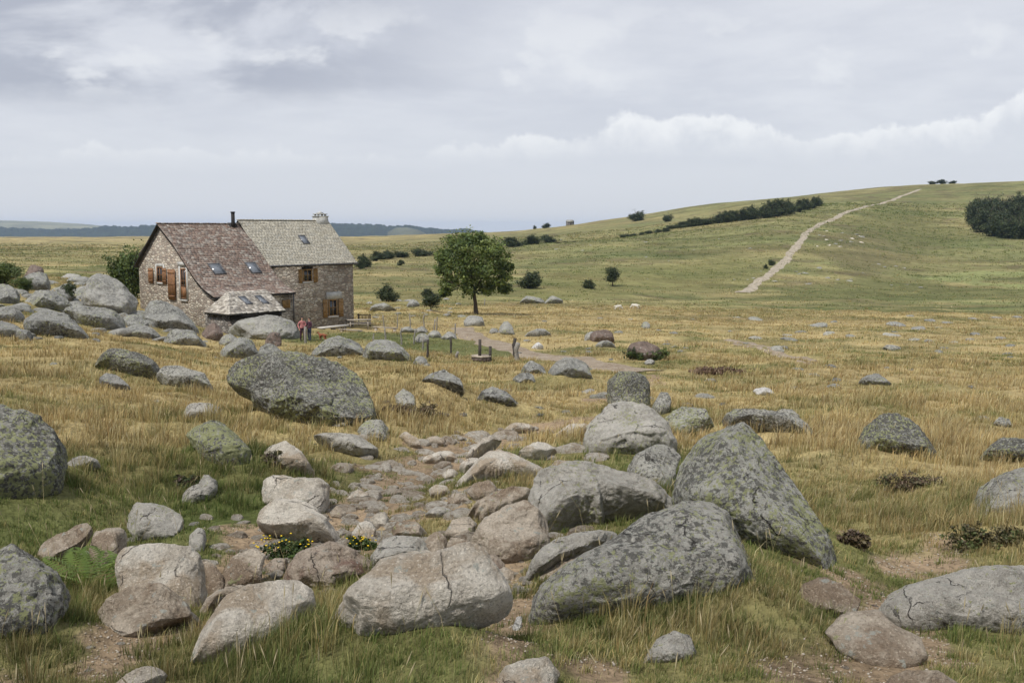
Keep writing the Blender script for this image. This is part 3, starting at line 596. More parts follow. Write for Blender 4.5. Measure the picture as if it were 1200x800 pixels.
# ---------------------------------------------------------------- the boulders one by one: outline, stone, label, options
R_ = [
 # near left
 ([(-30,645),(0,640),(19,641),(41,653),(62,666),(78,681),(85,694),(78,706),(68,722),(58,738),(20,748),(-30,748)],'mottled','rounded grey boulder cut by the bottom left edge, green grass in front',{}),
 ([(-45,470),(0,462),(9,467),(19,478),(34,487),(53,500),(67,509),(78,519),(81,531),(78,548),(70,566),(40,581),(0,588),(-45,588)],'dark','big dark lichen-grey boulder at the left edge above the grass bank',{}),
 ([(150,600),(158,591),(178,586),(195,590),(212,603),(216,612),(212,625),(207,636),(190,638),(160,632),(148,615)],'grey','smooth grey dome boulder just above the big tan boulder on the left',{}),
 ([(104,645),(110,624),(125,615),(140,614),(149,620),(149,635),(138,655),(122,666),(108,660)],'tan','upright brownish stone pressed against the left of the big tan boulder',{}),
 ([(42,652),(50,638),(65,630),(77,627),(90,618),(103,615),(110,622),(105,632),(92,643),(75,652),(58,660)],'tan','long low knobbly stone between the ferns and the bank on the left',{}),
 ([(221,640),(222,625),(230,618),(240,620),(242,632),(238,645),(230,649)],'grey','small pale upright stone right of the smooth dome boulder',{}),
 ([(133,668),(135,650),(145,640),(170,636),(185,635),(210,638),(224,639),(235,650),(240,665),(241,690),(238,705),(228,716),(215,712),(190,706),(160,700),(140,692)],'pale','big squarish tan granite boulder behind the ferns',{'tilt':20,'rough':.8}),
 ([(236,652),(250,660),(262,675),(266,692),(255,703),(243,699),(239,682)],'tan','narrow tan stone wedged at the right side of the big tan boulder',{}),
 ([(112,716),(125,700),(150,690),(172,683),(190,684),(210,697),(222,708),(225,720),(205,726),(185,732),(160,746),(140,748),(122,732)],'tan','low arched tan boulder with bare soil under its front',{'tilt':30}),
 ([(178,733),(190,722),(210,717),(232,718),(242,725),(232,733),(205,737),(185,740)],'pale','flat pale stone touching the arched tan boulder',{'tilt':55}),
 ([(219,768),(235,738),(262,705),(290,690),(330,684),(355,684),(368,695),(372,713),(345,728),(325,750),(290,762),(250,770)],'pale','large smooth pale slab left of the grass hump at the bottom',{'tilt':58,'cuts':3,'depth':.4,'rough':.6}),
 ([(233,716),(250,701),(268,692),(300,686),(292,700),(265,713),(240,723)],'tan','thin tan slab lying behind the large smooth pale slab',{'tilt':58}),
 ([(232,700),(250,690),(270,655),(300,640),(312,650),(305,680),(280,690),(255,703)],'tan','sloping brown earth-stained rock below the yellow flowers',{'tilt':50,'depth':.4}),
 ([(306,577),(308,560),(320,554),(345,560),(375,560),(387,568),(386,585),(378,600),(360,596),(330,590),(308,587)],'pale','blocky pale boulder, topmost of the three beside the yellow flowers',{'tilt':25}),
 ([(300,612),(305,597),(320,588),(350,590),(370,600),(390,618),(410,637),(400,642),(375,634),(350,628),(320,622),(302,617)],'pale','pale flat-topped boulder, middle of the three beside the yellow flowers',{'tilt':42}),
 ([(328,682),(335,661),(350,648),(375,640),(385,635),(410,642),(430,652),(447,662),(437,671),(410,678),(390,690),(370,689),(345,684)],'red','red-brown stained boulder right of the yellow flowers',{'tilt':30}),
 ([(312,660),(320,654),(337,655),(336,668),(324,674),(313,670)],'red','small rusty stone tucked left of the red-brown boulder',{}),
 ([(375,722),(390,702),(408,684),(440,664),(485,654),(510,656),(542,645),(560,643),(572,653),(585,670),(597,690),(603,706),(587,716),(560,724),(530,734),(510,740),(480,742),(455,742),(430,740),(400,735)],'pale','broad pale grey slab in the centre behind the grass hump',{'tilt':48,'cuts':4,'depth':.5,'rough':.8}),
 ([(433,652),(445,634),(470,627),(490,630),(505,645),(514,657),(490,662),(455,664),(438,662)],'grey','grey half-dome stone behind the broad pale slab',{}),
 ([(411,624),(420,612),(435,608),(441,622),(437,635),(420,633)],'pale','small pointed pale stone by the second patch of yellow flowers',{}),
 ([(432,607),(440,601),(452,600),(456,608),(452,617),(438,617)],'pale','round pale cobble on the dirt above the pointed stone',{}),
 ([(458,620),(465,612),(480,611),(495,617),(503,622),(497,632),(480,630),(462,628)],'tan','flat brownish stone behind the grey half-dome stone',{}),
 ([(495,640),(502,625),(515,622),(525,632),(521,649),(510,655)],'tan','tilted wedge stone between the half-dome stone and the path edge',{}),
 ([(522,640),(528,630),(545,632),(552,640),(548,648),(530,652)],'tan','small brown stone right of the tilted wedge stone',{}),
 ([(549,632),(560,612),(590,598),(620,588),(640,598),(645,640),(622,654),(605,664),(585,666),(560,652)],'tan','long tan rock face leaning into the big grey-topped boulder',{'tilt':40}),
 ([(617,595),(628,565),(650,557),(680,556),(710,562),(740,568),(775,578),(797,590),(801,600),(780,610),(745,610),(710,614),(680,620),(655,635),(630,640)],'grey','big grey-topped boulder with a long flat back, centre right',{'tilt':48,'cuts':4,'ya':628}),
 ([(612,680),(625,655),(645,640),(680,625),(710,616),(728,614),(722,630),(700,645),(690,652),(660,660),(640,670),(625,686)],'grey','curved grey rock rising from grass behind the lichen slab',{'tilt':38}),
 ([(628,682),(650,659),(675,650),(697,650),(692,664),(660,676),(640,688)],'pale','small pale rock in front of the curved grey rock',{'tilt':40}),
 ([(556,668),(565,652),(580,650),(592,660),(590,672),(570,676)],'red','small orange-brown stone in the gap right of the broad slab',{}),
 ([(580,672),(590,664),(602,668),(603,680),(590,684)],'pale','small round pale stone in the gap beside the orange-brown stone',{}),
 ([(618,742),(625,712),(650,686),(690,665),(720,645),(760,620),(800,605),(830,600),(855,610),(880,640),(900,665),(925,703),(934,722),(905,722),(870,722),(830,728),(790,733),(750,738),(715,742),(690,745),(660,748),(640,750)],'mottled','huge sloping grey slab speckled with lichen above the front grass',{'tilt':52,'cuts':3,'rough':.6,'ya':700,'ext':.25,'depth':.55}),
 ([(785,580),(795,545),(808,515),(820,500),(850,495),(870,497),(890,515),(915,550),(940,585),(965,620),(985,650),(987,672),(960,662),(920,644),(880,632),(840,616),(800,600)],'lichen','tallest leaning boulder covered in yellow-green lichen',{'tilt':34,'cuts':6,'rough':.7,'ya':655}),
 ([(732,566),(735,545),(748,527),(768,518),(790,523),(799,532),(792,552),(787,580),(760,576),(735,572)],'mottled','brownish grey block between the tall leaning boulder and the round one',{}),
 ([(683,518),(688,500),(710,480),(735,471),(755,472),(775,485),(787,505),(794,520),(785,532),(760,530),(740,536),(710,541),(690,537)],'grey','wide grey dome boulder below the standing barrel-shaped boulder',{}),
 ([(711,478),(711,445),(725,435),(740,434),(756,439),(762,450),(762,472),(750,482),(725,482)],'dark','barrel-shaped standing boulder on top of the rock cluster',{'tilt':12,'cuts':4,'round_':0,'level':6}),
 ([(763,477),(772,460),(783,458),(787,470),(784,480),(773,488)],'mottled','small dark pointed stone right of the barrel-shaped boulder',{}),
 ([(770,494),(788,481),(815,479),(832,483),(838,496),(820,508),(800,518),(785,512)],'lichen','low lichen rock behind the tall leaning boulder',{}),
 ([(845,492),(852,481),(868,482),(880,489),(905,491),(930,493),(957,504),(950,513),(910,512),(880,503),(855,503)],'mottled','long flat grey outcrop just behind the tall leaning boulder',{'tilt':50}),
 ([(905,488),(912,479),(928,479),(938,490),(930,498),(910,496)],'mottled','small dark knob of rock at the back of the flat outcrop',{}),
 ([(1003,517),(1012,502),(1030,494),(1045,492),(1065,495),(1080,507),(1095,520),(1106,535),(1080,538),(1040,535),(1010,532)],'dark','dark humped boulder with lichen alone in the tall dry grass',{}),
 ([(1146,538),(1160,522),(1175,515),(1200,516),(1228,525),(1230,542),(1190,544),(1160,542)],'dark','dark low boulder at the right edge in dry grass',{}),
 ([(1136,592),(1145,570),(1165,558),(1190,550),(1228,550),(1235,612),(1180,616),(1148,611)],'mottled','big grey boulder at the right edge above the bare soil',{}),
 ([(1164,497),(1172,488),(1183,490),(1186,499),(1175,502)],'mottled','small grey stone in dry grass near the right edge',{}),
 ([(1006,449),(1012,440),(1022,437),(1035,440),(1047,448),(1040,452),(1015,453)],'farmot','low grey boulder alone in the straw-coloured grass',{}),
 ([(1026,718),(1040,700),(1072,688),(1114,678),(1155,670),(1230,660),(1235,755),(1180,748),(1120,742),(1085,746),(1050,740),(1032,728)],'grey','long whaleback slab filling the lower right corner',{'tilt':45,'cuts':3,'depth':.5,'rough':.7}),
 ([(934,694),(942,680),(960,676),(985,685),(1010,704),(1002,718),(975,723),(950,718),(938,708)],'tan','rounded brown stone between the leaning boulder and the whaleback slab',{}),
 ([(965,738),(985,720),(1030,715),(1050,735),(1080,748),(1088,770),(1060,786),(1020,780),(985,762)],'tan','flat worn rock level with the soil below the brown stone',{'tilt':66,'depth':.25,'rough':.5,'cuts':2}),
 ([(1033,812),(1040,796),(1060,787),(1100,788),(1130,800),(1140,830),(1040,830)],'tan','rock just showing at the bottom edge on the right',{'tilt':40}),
 ([(750,777),(770,748),(790,740),(808,743),(817,762),(805,775),(775,778)],'grey','small rounded grey stone poking from grass at the bottom',{}),
 ([(572,805),(590,782),(620,772),(640,770),(658,786),(650,805),(600,815)],'pale','pale rough stone at the bottom edge beside the bare soil',{'tilt':40}),
 ([(600,735),(606,722),(612,721),(611,738),(604,744)],'white','thin pale shard by the path at the bottom',{}),
 ([(130,805),(160,788),(197,783),(194,797),(170,812),(140,818)],'pale','pale flat stone at the bottom edge on the left',{'tilt':60}),
 # left slope
 ([(263,443),(274,424),(301,415),(328,414),(349,418),(394,427),(418,441),(430,456),(440,478),(437,492),(418,499),(385,502),(370,497),(319,484),(295,466),(268,453)],'dark','biggest dark cracked boulder on the left slope below the house',{'cuts':8,'tilt':28}),
 ([(418,503),(428,493),(445,493),(456,500),(458,518),(445,520),(426,514)],'mottled','pale grey block at the lower right of the biggest dark boulder',{}),
 ([(385,498),(395,488),(405,490),(408,502),(395,506)],'mottled','small lichen stone at the foot of the biggest dark boulder',{}),
 ([(307,530),(320,519),(335,522),(350,532),(370,549),(360,557),(340,553),(320,543)],'pale','pale wedge of rock in grass below the biggest dark boulder',{'tilt':45}),
 ([(361,508),(385,512),(410,516),(425,515),(440,520),(444,531),(427,538),(410,535),(390,528)],'grey','long pale broken slab sticking out of a turf bank',{'tilt':40}),
 ([(216,502),(228,492),(245,489),(265,497),(280,510),(293,525),(298,541),(285,550),(260,549),(240,539),(224,518)],'lichen','oval boulder patched yellow-green, on the left slope',{}),
 ([(214,484),(220,474),(240,474),(260,480),(263,488),(240,492),(222,490)],'grey','small flat grey stone above the oval lichen boulder',{}),
 ([(182,442),(192,432),(215,431),(240,436),(251,449),(245,458),(215,458),(195,453)],'mottled','low mottled rock, right one of two touching on the left slope',{}),
 ([(106,422),(118,415),(150,415),(175,422),(193,433),(182,443),(155,441),(130,431)],'dark','low mottled rock, left one of two touching on the left slope',{}),
 ([(115,443),(125,437),(140,444),(158,455),(154,460),(135,457),(118,450)],'fargrey','narrow pale broken stone in grass below the two touching rocks',{}),
 ([(212,590),(214,575),(232,570),(240,556),(255,560),(255,575),(245,585),(225,592)],'grey','weathered grey stone under a dark tuft on the left slope',{}),
 ([(249,417),(262,405),(283,394),(295,400),(304,415),(290,422),(265,423)],'farmot','angular peaked rock just above the biggest dark boulder',{}),
 ([(300,417),(308,402),(322,402),(336,415),(325,422),(308,422)],'farmot','small rock right of the angular peaked rock',{}),
 ([(78,543),(92,535),(112,536),(118,545),(100,551),(82,552)],'grey','small half-buried stone right of the big left-edge boulder',{}),
 # outcrop left of the house
 ([(92,358),(97,338),(106,323),(125,320),(141,328),(156,342),(163,347),(159,360),(147,370),(125,369),(103,364)],'fargrey','big tilted angular boulder immediately left of the house gable',{'cuts':9,'tilt':28}),
 ([(167,367),(172,356),(190,355),(215,365),(228,378),(234,392),(215,391),(185,386),(170,378)],'farmot','large lichen boulder directly under the gable door',{'level':5}),
 ([(72,370),(78,360),(100,360),(130,367),(146,376),(149,387),(120,389),(95,382)],'farmot','long slab under the big tilted angular boulder',{}),
 ([(27,388),(30,370),(50,366),(75,370),(95,380),(108,394),(90,399),(50,396),(35,394)],'farmot','broad wedge rock at the foot of the left outcrop',{}),
 ([(23,358),(30,345),(45,340),(65,343),(80,350),(90,358),(70,366),(40,364)],'farmot','sloping rock in the middle of the left outcrop',{}),
 ([(20,335),(26,325),(40,319),(55,320),(60,332),(56,341),(30,343)],'farmot','rounded rock near the top of the left outcrop',{}),
 ([(28,322),(35,312),(48,310),(52,320),(45,327),(32,328)],'farbrown','brown rock at the very top of the left outcrop',{}),
 ([(-12,352),(-5,334),(12,334),(24,343),(22,354),(0,358)],'farmot','rock at the left edge below the green bush',{}),
 ([(-12,372),(0,358),(22,362),(30,372),(20,380),(-8,380)],'farmot','rock at the left edge beside the broad wedge rock',{}),
 ([(-12,388),(2,376),(22,382),(30,392),(10,398),(-10,397)],'farmot','lowest small rock of the outcrop at the left edge',{}),
 ([(138,374),(150,369),(164,371),(175,379),(170,387),(150,387)],'farmot','low rock between the tilted boulder and the house',{}),
 ([(142,390),(150,384),(170,383),(188,389),(194,397),(170,399),(150,397)],'farmot','flat rock at the foot of the outcrop below the house',{}),
 ([(190,400),(200,388),(222,388),(240,396),(246,404),(225,407),(200,406)],'farmot','weathered rock at the edge of the grass below the gable',{}),
 ([(60,349),(66,340),(78,340),(86,350),(78,356),(66,356)],'farmot','small rock under the dark shrub on the outcrop',{}),
 ([(236,390),(244,378),(256,380),(262,392),(252,400),(240,399)],'farbrown','dark rock at the left corner of the small annex',{}),
 ([(264,380),(270,376),(290,373),(325,371),(345,377),(352,387),(350,399),(335,402),(310,402),(285,397),(270,389)],'fargrey','large pale rounded boulder in front of the small annex',{'tilt':25}),
 ([(310,402),(314,392),(320,388),(328,390),(330,400),(327,408),(314,407)],'farbrown','dark standing stone before the large pale boulder',{'tilt':10}),
 ([(256,400),(264,392),(276,393),(284,400),(278,408),(262,408)],'fargrey','small pale stone left of the dark standing stone',{}),
 ([(357,414),(375,400),(395,395),(415,395),(426,408),(429,420),(400,422),(370,420)],'farmot','mottled grey outcrop rock at the lawn edge, left one',{}),
 ([(423,414),(430,402),(442,399),(450,396),(465,405),(480,415),(486,424),(455,426),(430,424)],'farmot','mottled grey outcrop rock at the lawn edge, right one',{}),
 ([(484,424),(490,416),(500,420),(502,428),(492,430)],'farmot','small rock at the end of the lawn-edge outcrop',{}),
 # centre middle distance
 ([(492,445),(500,438),(520,437),(540,448),(545,458),(520,454)],'farmot','dark edged rock in dry grass below the round well',{}),
 ([(555,464),(575,457),(600,465),(615,473),(590,477),(565,471)],'farmot','flat broken rock in dry grass left of the rock cluster',{'tilt':45}),
 ([(462,462),(472,456),(485,462),(487,476),(474,480),(465,474)],'mottled','small rock under the turf bank right of the biggest dark boulder',{}),
 ([(641,434),(650,424),(670,422),(690,428),(694,442),(670,444),(648,440)],'farmot','grey lichen rock behind the rock cluster by the track',{}),
 ([(609,432),(620,422),(635,426),(641,436),(620,440)],'farmot','smaller grey rock left of the lichen rock by the track',{}),
 ([(600,442),(612,436),(625,440),(628,448),(608,450)],'farmot','low rock in grass just below the smaller grey rock',{}),
 ([(690,394),(694,389),(706,386),(718,388),(720,401),(708,402),(695,402)],'farbrown','brown overhanging boulder on the plain',{}),
 ([(684,399),(686,390),(696,388),(702,394),(700,401)],'fargrey','grey half of the split boulder on the plain',{}),
 ([(697,402),(705,398),(718,402),(722,406),(705,408)],'fargrey','flat pale stone in front of the brown overhanging boulder',{'tilt':55}),
 ([(734,412),(740,402),(752,400),(768,403),(776,408),(774,420),(760,424),(742,420)],'farbrown','pinkish brown boulder skirted by a dark green shrub',{}),
 ([(755,424),(762,420),(768,423),(764,428),(756,428)],'fargrey','small stone just before the shrub-skirted boulder',{}),
 ([(543,378),(547,371),(565,370),(568,380),(562,384),(546,384)],'fargrey','pale squared boulder just before the trunk of the lone tree',{}),
 ([(582,391),(586,380),(594,376),(600,382),(603,391),(596,394)],'fargrey','pointed grey boulder right of the lone tree',{}),
 ([(573,389),(577,384),(583,384),(584,391),(576,392)],'fargrey','small grey stone touching the pointed boulder',{}),
 ([(882,458),(886,455),(900,454),(908,461),(900,464),(888,464)],'white','small bright pale stone alone in straw grass right of centre',{}),
 ([(612,393),(622,388),(640,388),(648,393),(630,396)],'fargrey','flat grey rock on the plain right of the pointed boulder',{'tilt':55}),
 ([(752,380),(756,376),(762,380),(760,386),(753,386)],'farmot','small dark stone alone on the plain behind the brown boulder',{}),
 ([(622,406),(632,403),(637,407),(630,410)],'white','flat pale slab beside the farm track',{'tilt':60}),
 # lawn side stones
 ([(468,389),(473,384),(482,383),(487,388),(480,391)],'fargrey','whitish stone at the head of the lawn border',{}),
 ([(486,394),(494,389),(502,392),(503,401),(492,403),(487,400)],'fargrey','blocky stone standing in the lawn border',{}),
 ([(500,392),(507,387),(516,390),(518,395),(508,397)],'fargrey','stone in the lawn border behind the blocky one',{}),
 ([(516,394),(524,389),(534,392),(536,398),(524,399)],'fargrey','flat stone at the right end of the lawn border',{}),
 ([(486,386),(494,383),(502,386),(500,391),(490,391)],'fargrey','low stone between the fence posts at the lawn border',{}),
 # mid-slope outcrops
 ([(608,354),(618,348),(632,349),(640,354),(625,357)],'farmot','flat grey outcrop behind the lone tree at the slope foot, left half',{}),
 ([(636,355),(644,348),(655,348),(660,354),(648,357)],'farmot','flat grey outcrop behind the lone tree at the slope foot, right half',{}),
 ([(476,358),(480,351),(488,351),(492,357),(485,361)],'farmot','dark rock beside the low crooked tree',{}),
 ([(432,362),(440,356),(455,357),(466,362),(450,366)],'farmot','grey rock bank under the round dark bush',{}),
 # path stones
 ([(526,563),(545,551),(572,532),(586,530),(614,540),(641,554),(638,562),(600,556),(567,558),(545,566)],'pale','long pale tongue-shaped slab crossing the stony path',{'tilt':60,'cuts':3,'depth':.35,'rough':.7}),
 ([(495,536),(510,531),(535,531),(540,540),(515,544),(497,543)],'pale','flat pale stone at the far end of the stony path',{'tilt':50}),
 ([(467,508),(475,504),(490,515),(494,523),(480,525)],'pale','pale triangular stone under the turf bank by the path',{}),
 ([(499,516),(510,511),(523,516),(520,523),(502,522)],'tan','sandy flat stone at the head of the path',{'tilt':50}),
 ([(543,602),(560,590),(580,582),(610,575),(627,572),(622,588),(600,602),(580,613),(563,615),(558,603)],'tan','sloping tan rock just left of the big grey-topped boulder',{'tilt':45}),
 ([(502,574),(512,568),(525,570),(529,578),(515,583),(505,581)],'pale','small pale rock in the grass island of the path',{}),
 ([(524,589),(530,578),(545,577),(551,588),(530,594)],'tan','small tan rock next to the grass island of the path',{}),
 ([(547,576),(556,566),(575,565),(588,576),(580,586),(560,588)],'tan','brown hollowed rock at the right edge of the path',{}),
 ([(517,555),(528,549),(537,553),(536,561),(522,562)],'pale','small pale rock left of the tongue-shaped slab',{}),
 ([(639,551),(648,542),(665,541),(678,547),(670,555),(650,556)],'tan','low brown rock between the tongue slab and the dome boulder',{}),
 ([(520,627),(530,610),(550,605),(560,612),(552,630),(540,636)],'tan','dark brown stone wedged left of the long tan rock face',{}),
 ([(496,602),(510,594),(530,596),(533,604),(515,608)],'grey','low greyish stone above the wedged dark brown stone',{}),
 ([(406,582),(420,576),(435,582),(425,588),(410,588)],'pale','flat pale stone in the bare soil of the path',{'tilt':55}),
 ([(386,600),(394,592),(406,600),(401,608),(388,606)],'tan','small orange-tan stone beside the blocky pale boulder',{}),
 ([(587,504),(605,496),(627,498),(622,508),(600,509)],'pale','pale flat rock where the path leaves the cluster',{'tilt':50}),
 ([(538,548),(548,540),(560,537),(572,541),(560,549),(545,553)],'pale','flat stone just behind the left end of the tongue slab',{'tilt':55}),
 ([(600,540),(615,528),(640,520),(655,524),(640,535),(622,541)],'pale','low pale rock behind the tongue-shaped slab',{'tilt':55}),
 ([(650,512),(668,500),(690,498),(694,508),(672,515)],'pale','low pale rock left of the wide dome boulder',{'tilt':55}),
 ([(545,538),(560,524),(582,508),(590,512),(575,524),(556,538)],'pale','slender pale rib of rock running along the path',{'tilt':55}),
 ([(568,620),(580,606),(600,598),(608,606),(590,618),(575,626)],'pale','pale stone jammed above the long tan rock face',{'tilt':40}),
]
for poly, mat, lab, kw in R_:
    kw = dict(kw); rock(poly, mat, lab, **kw)

# turf builds up round the foot of every boulder: raise the ground there before it is meshed
_n0 = len(FOOT)
for (c_, ci_, r_, top_), row in zip(FOOT, R_):
    hgt = max(0.0, top_ - float(G(c_[0], c_[1]))); amp = min(.26, (.17 if row[1] in ('lichen', 'mottled', 'grey', 'farmot', 'fargrey') else .09) * hgt)
    sel = (np.abs(GX - c_[0]) < r_ * 5) & (np.abs(GY - c_[1]) < r_ * 5); dx_, dy_ = GX[sel] - c_[0], GY[sel] - c_[1]
    m_ = ci_[0, 0] * dx_ ** 2 + 2 * ci_[0, 1] * dx_ * dy_ + ci_[1, 1] * dy_ ** 2
    GZ[sel] += amp * np.exp(-(m_ / 7.0) ** 1.3) * (1 + .5 * fbm(GX[sel] * 2.2, GY[sel] * 2.2, seed=91, octv=2))
# ---------------------------------------------------------------- ground mesh
DRY = np.array([0.40, 0.315, 0.155]); GRN = np.array([0.085, 0.100, 0.034]); OLV = np.array([0.135, 0.148, 0.062]); SOILC = np.array([0.245, 0.182, 0.118]); LWN = np.array([0.105, 0.118, 0.048])
STRAW = np.array([0.36, 0.285, 0.14])
def ground_color(X, Y):
    d, lawn = dryness(X, Y); R = np.hypot(X, Y); d = d[..., None]; lawn = lawn[..., None]
    far = sstep(R, 120, 200)[..., None]
    c = (GRN * (1 - far) + OLV * far * 0.92) * (1 - d) + (DRY * 0.82) * d
    c = c * (1 - lawn) + LWN * lawn
    h = fbm(np.asarray(X) / 14, np.asarray(Y) / 8, seed=61, octv=4)
    st = fbm(np.asarray(X) / 30, np.asarray(Y) / 9, seed=66, octv=5)[..., None]; c = c * (1 + .55 * st * sstep(R, 90, 160)[..., None])
    heath = (sstep(h, 0.28, 0.5) * sstep(R, 90, 180))[..., None]
    c = c * (1 - 0.6 * heath) + np.array([0.115, 0.088, 0.055]) * 0.6 * heath
    s = soil_mask(X, Y)[..., None] * (1 - sstep(R, 60, 90))[..., None]
    return c * (1 - s) + SOILC * s
flat = GX.ravel(), GY.ravel()
V = np.stack([GX, GY, GZ], -1).reshape(-1, 3)
gc = ground_color(GX, GY).reshape(-1, 3)
# the bright mown pasture low on the right-hand hill, dark heath on its flank and the quarried patch
def world_blob(pts, cx, cy, rx, ry):
    c = hit(cx, cy); return c
pxg, pyg = project(V[:, 0], np.maximum(V[:, 1], 0.1), V[:, 2])
def patch(poly_px, colr, soft, strength, seed):
    """a field patch: polygon corners found on the ground, filled in the ground plane"""
    global gc
    P = np.array([[*hit(x, y)[:2]] for x, y in poly_px]); X, Y = V[:, 0], V[:, 1]
    inside = np.zeros(len(X), bool); j = len(P) - 1
    for i in range(len(P)):
        cnd = ((P[i, 1] > Y) != (P[j, 1] > Y)) & (X < (P[j, 0] - P[i, 0]) * (Y - P[i, 1]) / (P[j, 1] - P[i, 1] + 1e-12) + P[i, 0]); inside ^= cnd; j = i
    d = seg_dist(X, Y, np.vstack([P, P[:1]])); sd = np.where(inside, d, -d) + soft * 0.8 * fbm(X / soft * 0.8, Y / soft * 0.8, seed=seed)
    k = (sstep(sd, -soft * 0.4, soft * 0.4) * strength)[:, None]; gc = gc * (1 - k) + np.array(colr) * k
patch([(1075, 326), (1130, 318), (1260, 316), (1260, 322), (1160, 324), (1150, 330), (1260, 332), (1260, 337), (1140, 334)], (0.205, 0.222, 0.092), 5, 0.9, 71)
patch([(930, 338), (1000, 326), (1080, 330), (1150, 338), (1260, 340), (1260, 349), (1000, 352), (880, 350)], (0.105, 0.112, 0.045), 9, 0.7, 72)
patch([(960, 300), (990, 268), (1060, 262), (1085, 290), (1060, 318), (1000, 322)], (0.125, 0.110, 0.058), 14, 0.6, 73)
patch([(1000, 262), (1060, 240), (1120, 250), (1130, 285), (1080, 300)], (0.12, 0.122, 0.05), 18, 0.6, 74)
patch([(640, 318), (860, 300), (900, 320), (860, 340), (640, 345)], (0.135, 0.135, 0.052), 15, 0.6, 75)
patch([(430, 345), (600, 335), (640, 345), (600, 352), (430, 355)], (0.13, 0.128, 0.05), 10, 0.5, 76)
quads = []
ii = np.arange(NA); jj = np.arange(NR - 1); I, J = np.meshgrid(ii, jj, indexing='ij'); I2 = (I + 1) % NA
q = np.stack([I * NR + J, I * NR + J + 1, I2 * NR + J + 1, I2 * NR + J], -1).reshape(-1, 4)
V = np.vstack([V, [[0, 0, float(GZ[:, 0].mean())]]]); gc = np.vstack([gc, gc[:1]])
tri = np.stack([ii * NR, ((ii + 1) % NA) * NR, np.full(NA, len(V) - 1)], -1)
me = mesh_np('ground', V, np.concatenate([q.ravel(), tri.ravel()]), np.concatenate([np.full(len(q), 4), np.full(len(tri), 3)]), gc)
o = link('ground', me, M['ground']); tag(o, 'rolling dry moorland pasture rising to a hill on the right', 'ground', kind='structure')
if me.polygons[0].normal.z < 0: me.flip_normals()

# tracks: ribbons lying on the ground with ragged edges
def ribbon(name, pts, wd, mat, label, cat, lift=0.03, seed=0, gap=0.0):
    P = np.array([[*hit(x, y)[:2]] for x, y in pts]); seg = np.hypot(*np.diff(P, axis=0).T); L = np.concatenate([[0], np.cumsum(seg)])
    nn = max(12, int(L[-1] / (wd * 0.35))); tt = np.linspace(0, L[-1], nn)
    X = np.interp(tt, L, P[:, 0]); Y = np.interp(tt, L, P[:, 1])
    for _ in range(3): X[1:-1] = (X[:-2] + X[1:-1] * 2 + X[2:]) / 4; Y[1:-1] = (Y[:-2] + Y[1:-1] * 2 + Y[2:]) / 4
    T = np.stack([np.gradient(X), np.gradient(Y)], -1); T /= np.linalg.norm(T, axis=1)[:, None]; N = np.stack([T[:, 1], -T[:, 0]], -1)
    K = 9; vs = []
    for k in range(K):
        a = (k / (K - 1) - 0.5) * 2
        e = wd * 0.5 * (1 + 0.55 * fbm(tt / wd * 0.5, np.full(nn, 3.0 * np.sign(a) + seed), seed=seed, octv=3))
        x = X + N[:, 0] * a * e; y = Y + N[:, 1] * a * e; R = np.hypot(x, y)
        z = G(x, y) + (lift + 0.00025 * R) * (1 - abs(a) ** 4) - 0.02 * abs(a) ** 4
        vs.append(np.stack([x, y, z], -1))
    Vv = np.stack(vs, 1).reshape(-1, 3); i, k = np.meshgrid(np.arange(nn - 1), np.arange(K - 1), indexing='ij')
    qq = np.stack([i * K + k, i * K + k + 1, (i + 1) * K + k + 1, (i + 1) * K + k], -1).reshape(-1, 4)
    me = mesh_np(name, Vv, qq, np.full(len(qq), 4)); 
    if me.polygons[0].normal.z < 0: me.flip_normals()
    o = link(name, me, mat); tag(o, label, cat, kind='structure'); return o
ribbon('farm_track', TRACKS['farm'], 2.3, M['track'], 'brown dirt track curving from the farm across the plain', 'track', 0.03, 1)
ribbon('hill_track', TRACKS['hill'], 2.8, M['hilltrack'], 'pale gravel track climbing the hill on the right', 'track', 0.06, 2)
ribbon('plain_track', TRACKS['plain'], 0.6, M['track'], 'faint pale trodden trail across the dry plain', 'track', 0.03, 4)
ribbon('plain_track', [(862, 402), (890, 409), (915, 417), (945, 426), (962, 425)], 0.45, M['track'], 'fainter trail beside the pale trail across the dry plain', 'track', 0.03, 5)

# countless look-alike stones: individual objects sharing meshes
PROTO = {}
def proto_stone(kind, i):
    key = (kind, i)
    if key not in PROTO:
        v, f = ico(4); rs = np.random.default_rng(500 + i * 7 + len(kind)); L = v * np.array([1.0, rs.uniform(.65, .95), rs.uniform(.42, .62)])
        for _ in range(9):
            q = rs.normal(size=3); q /= np.linalg.norm(q); pr = L @ q; lim = pr.max() * rs.uniform(.68, .9); L = L - np.outer(np.maximum(pr - lim, 0) * .9, q)
        L = L + v * (0.10 * fbm(v[:, 0] * 1.7 + i, v[:, 1] * 1.7, v[:, 2] * 1.7, seed=i, octv=3))[:, None]
        me = mesh_np('stone', L, f, np.full(len(f), 3)); me.materials.append(M[kind]); me.polygons.foreach_set('use_smooth', np.ones(len(f), bool)); PROTO[key] = me
    return PROTO[key]
def stone_at(x, y, r, kind, i, label, group, sink=0.25, name='stone', cat='stone'):
    p = (x, y, float(G(x, y)) + r * (0.22 - sink)); o = bpy.data.objects.new(name, proto_stone(kind, i % 5)); COL.objects.link(o)
    o.location = p; o.rotation_euler = (random.uniform(-.2, .2), random.uniform(-.2, .2), random.uniform(0, 6.28)); q = random.uniform(.85, 1.2); o.scale = (r * q, r / q, r * (random.uniform(.45, .8) if name == 'rock' else random.uniform(.7, 1.1)))
    tag(o, label, cat, group); return o
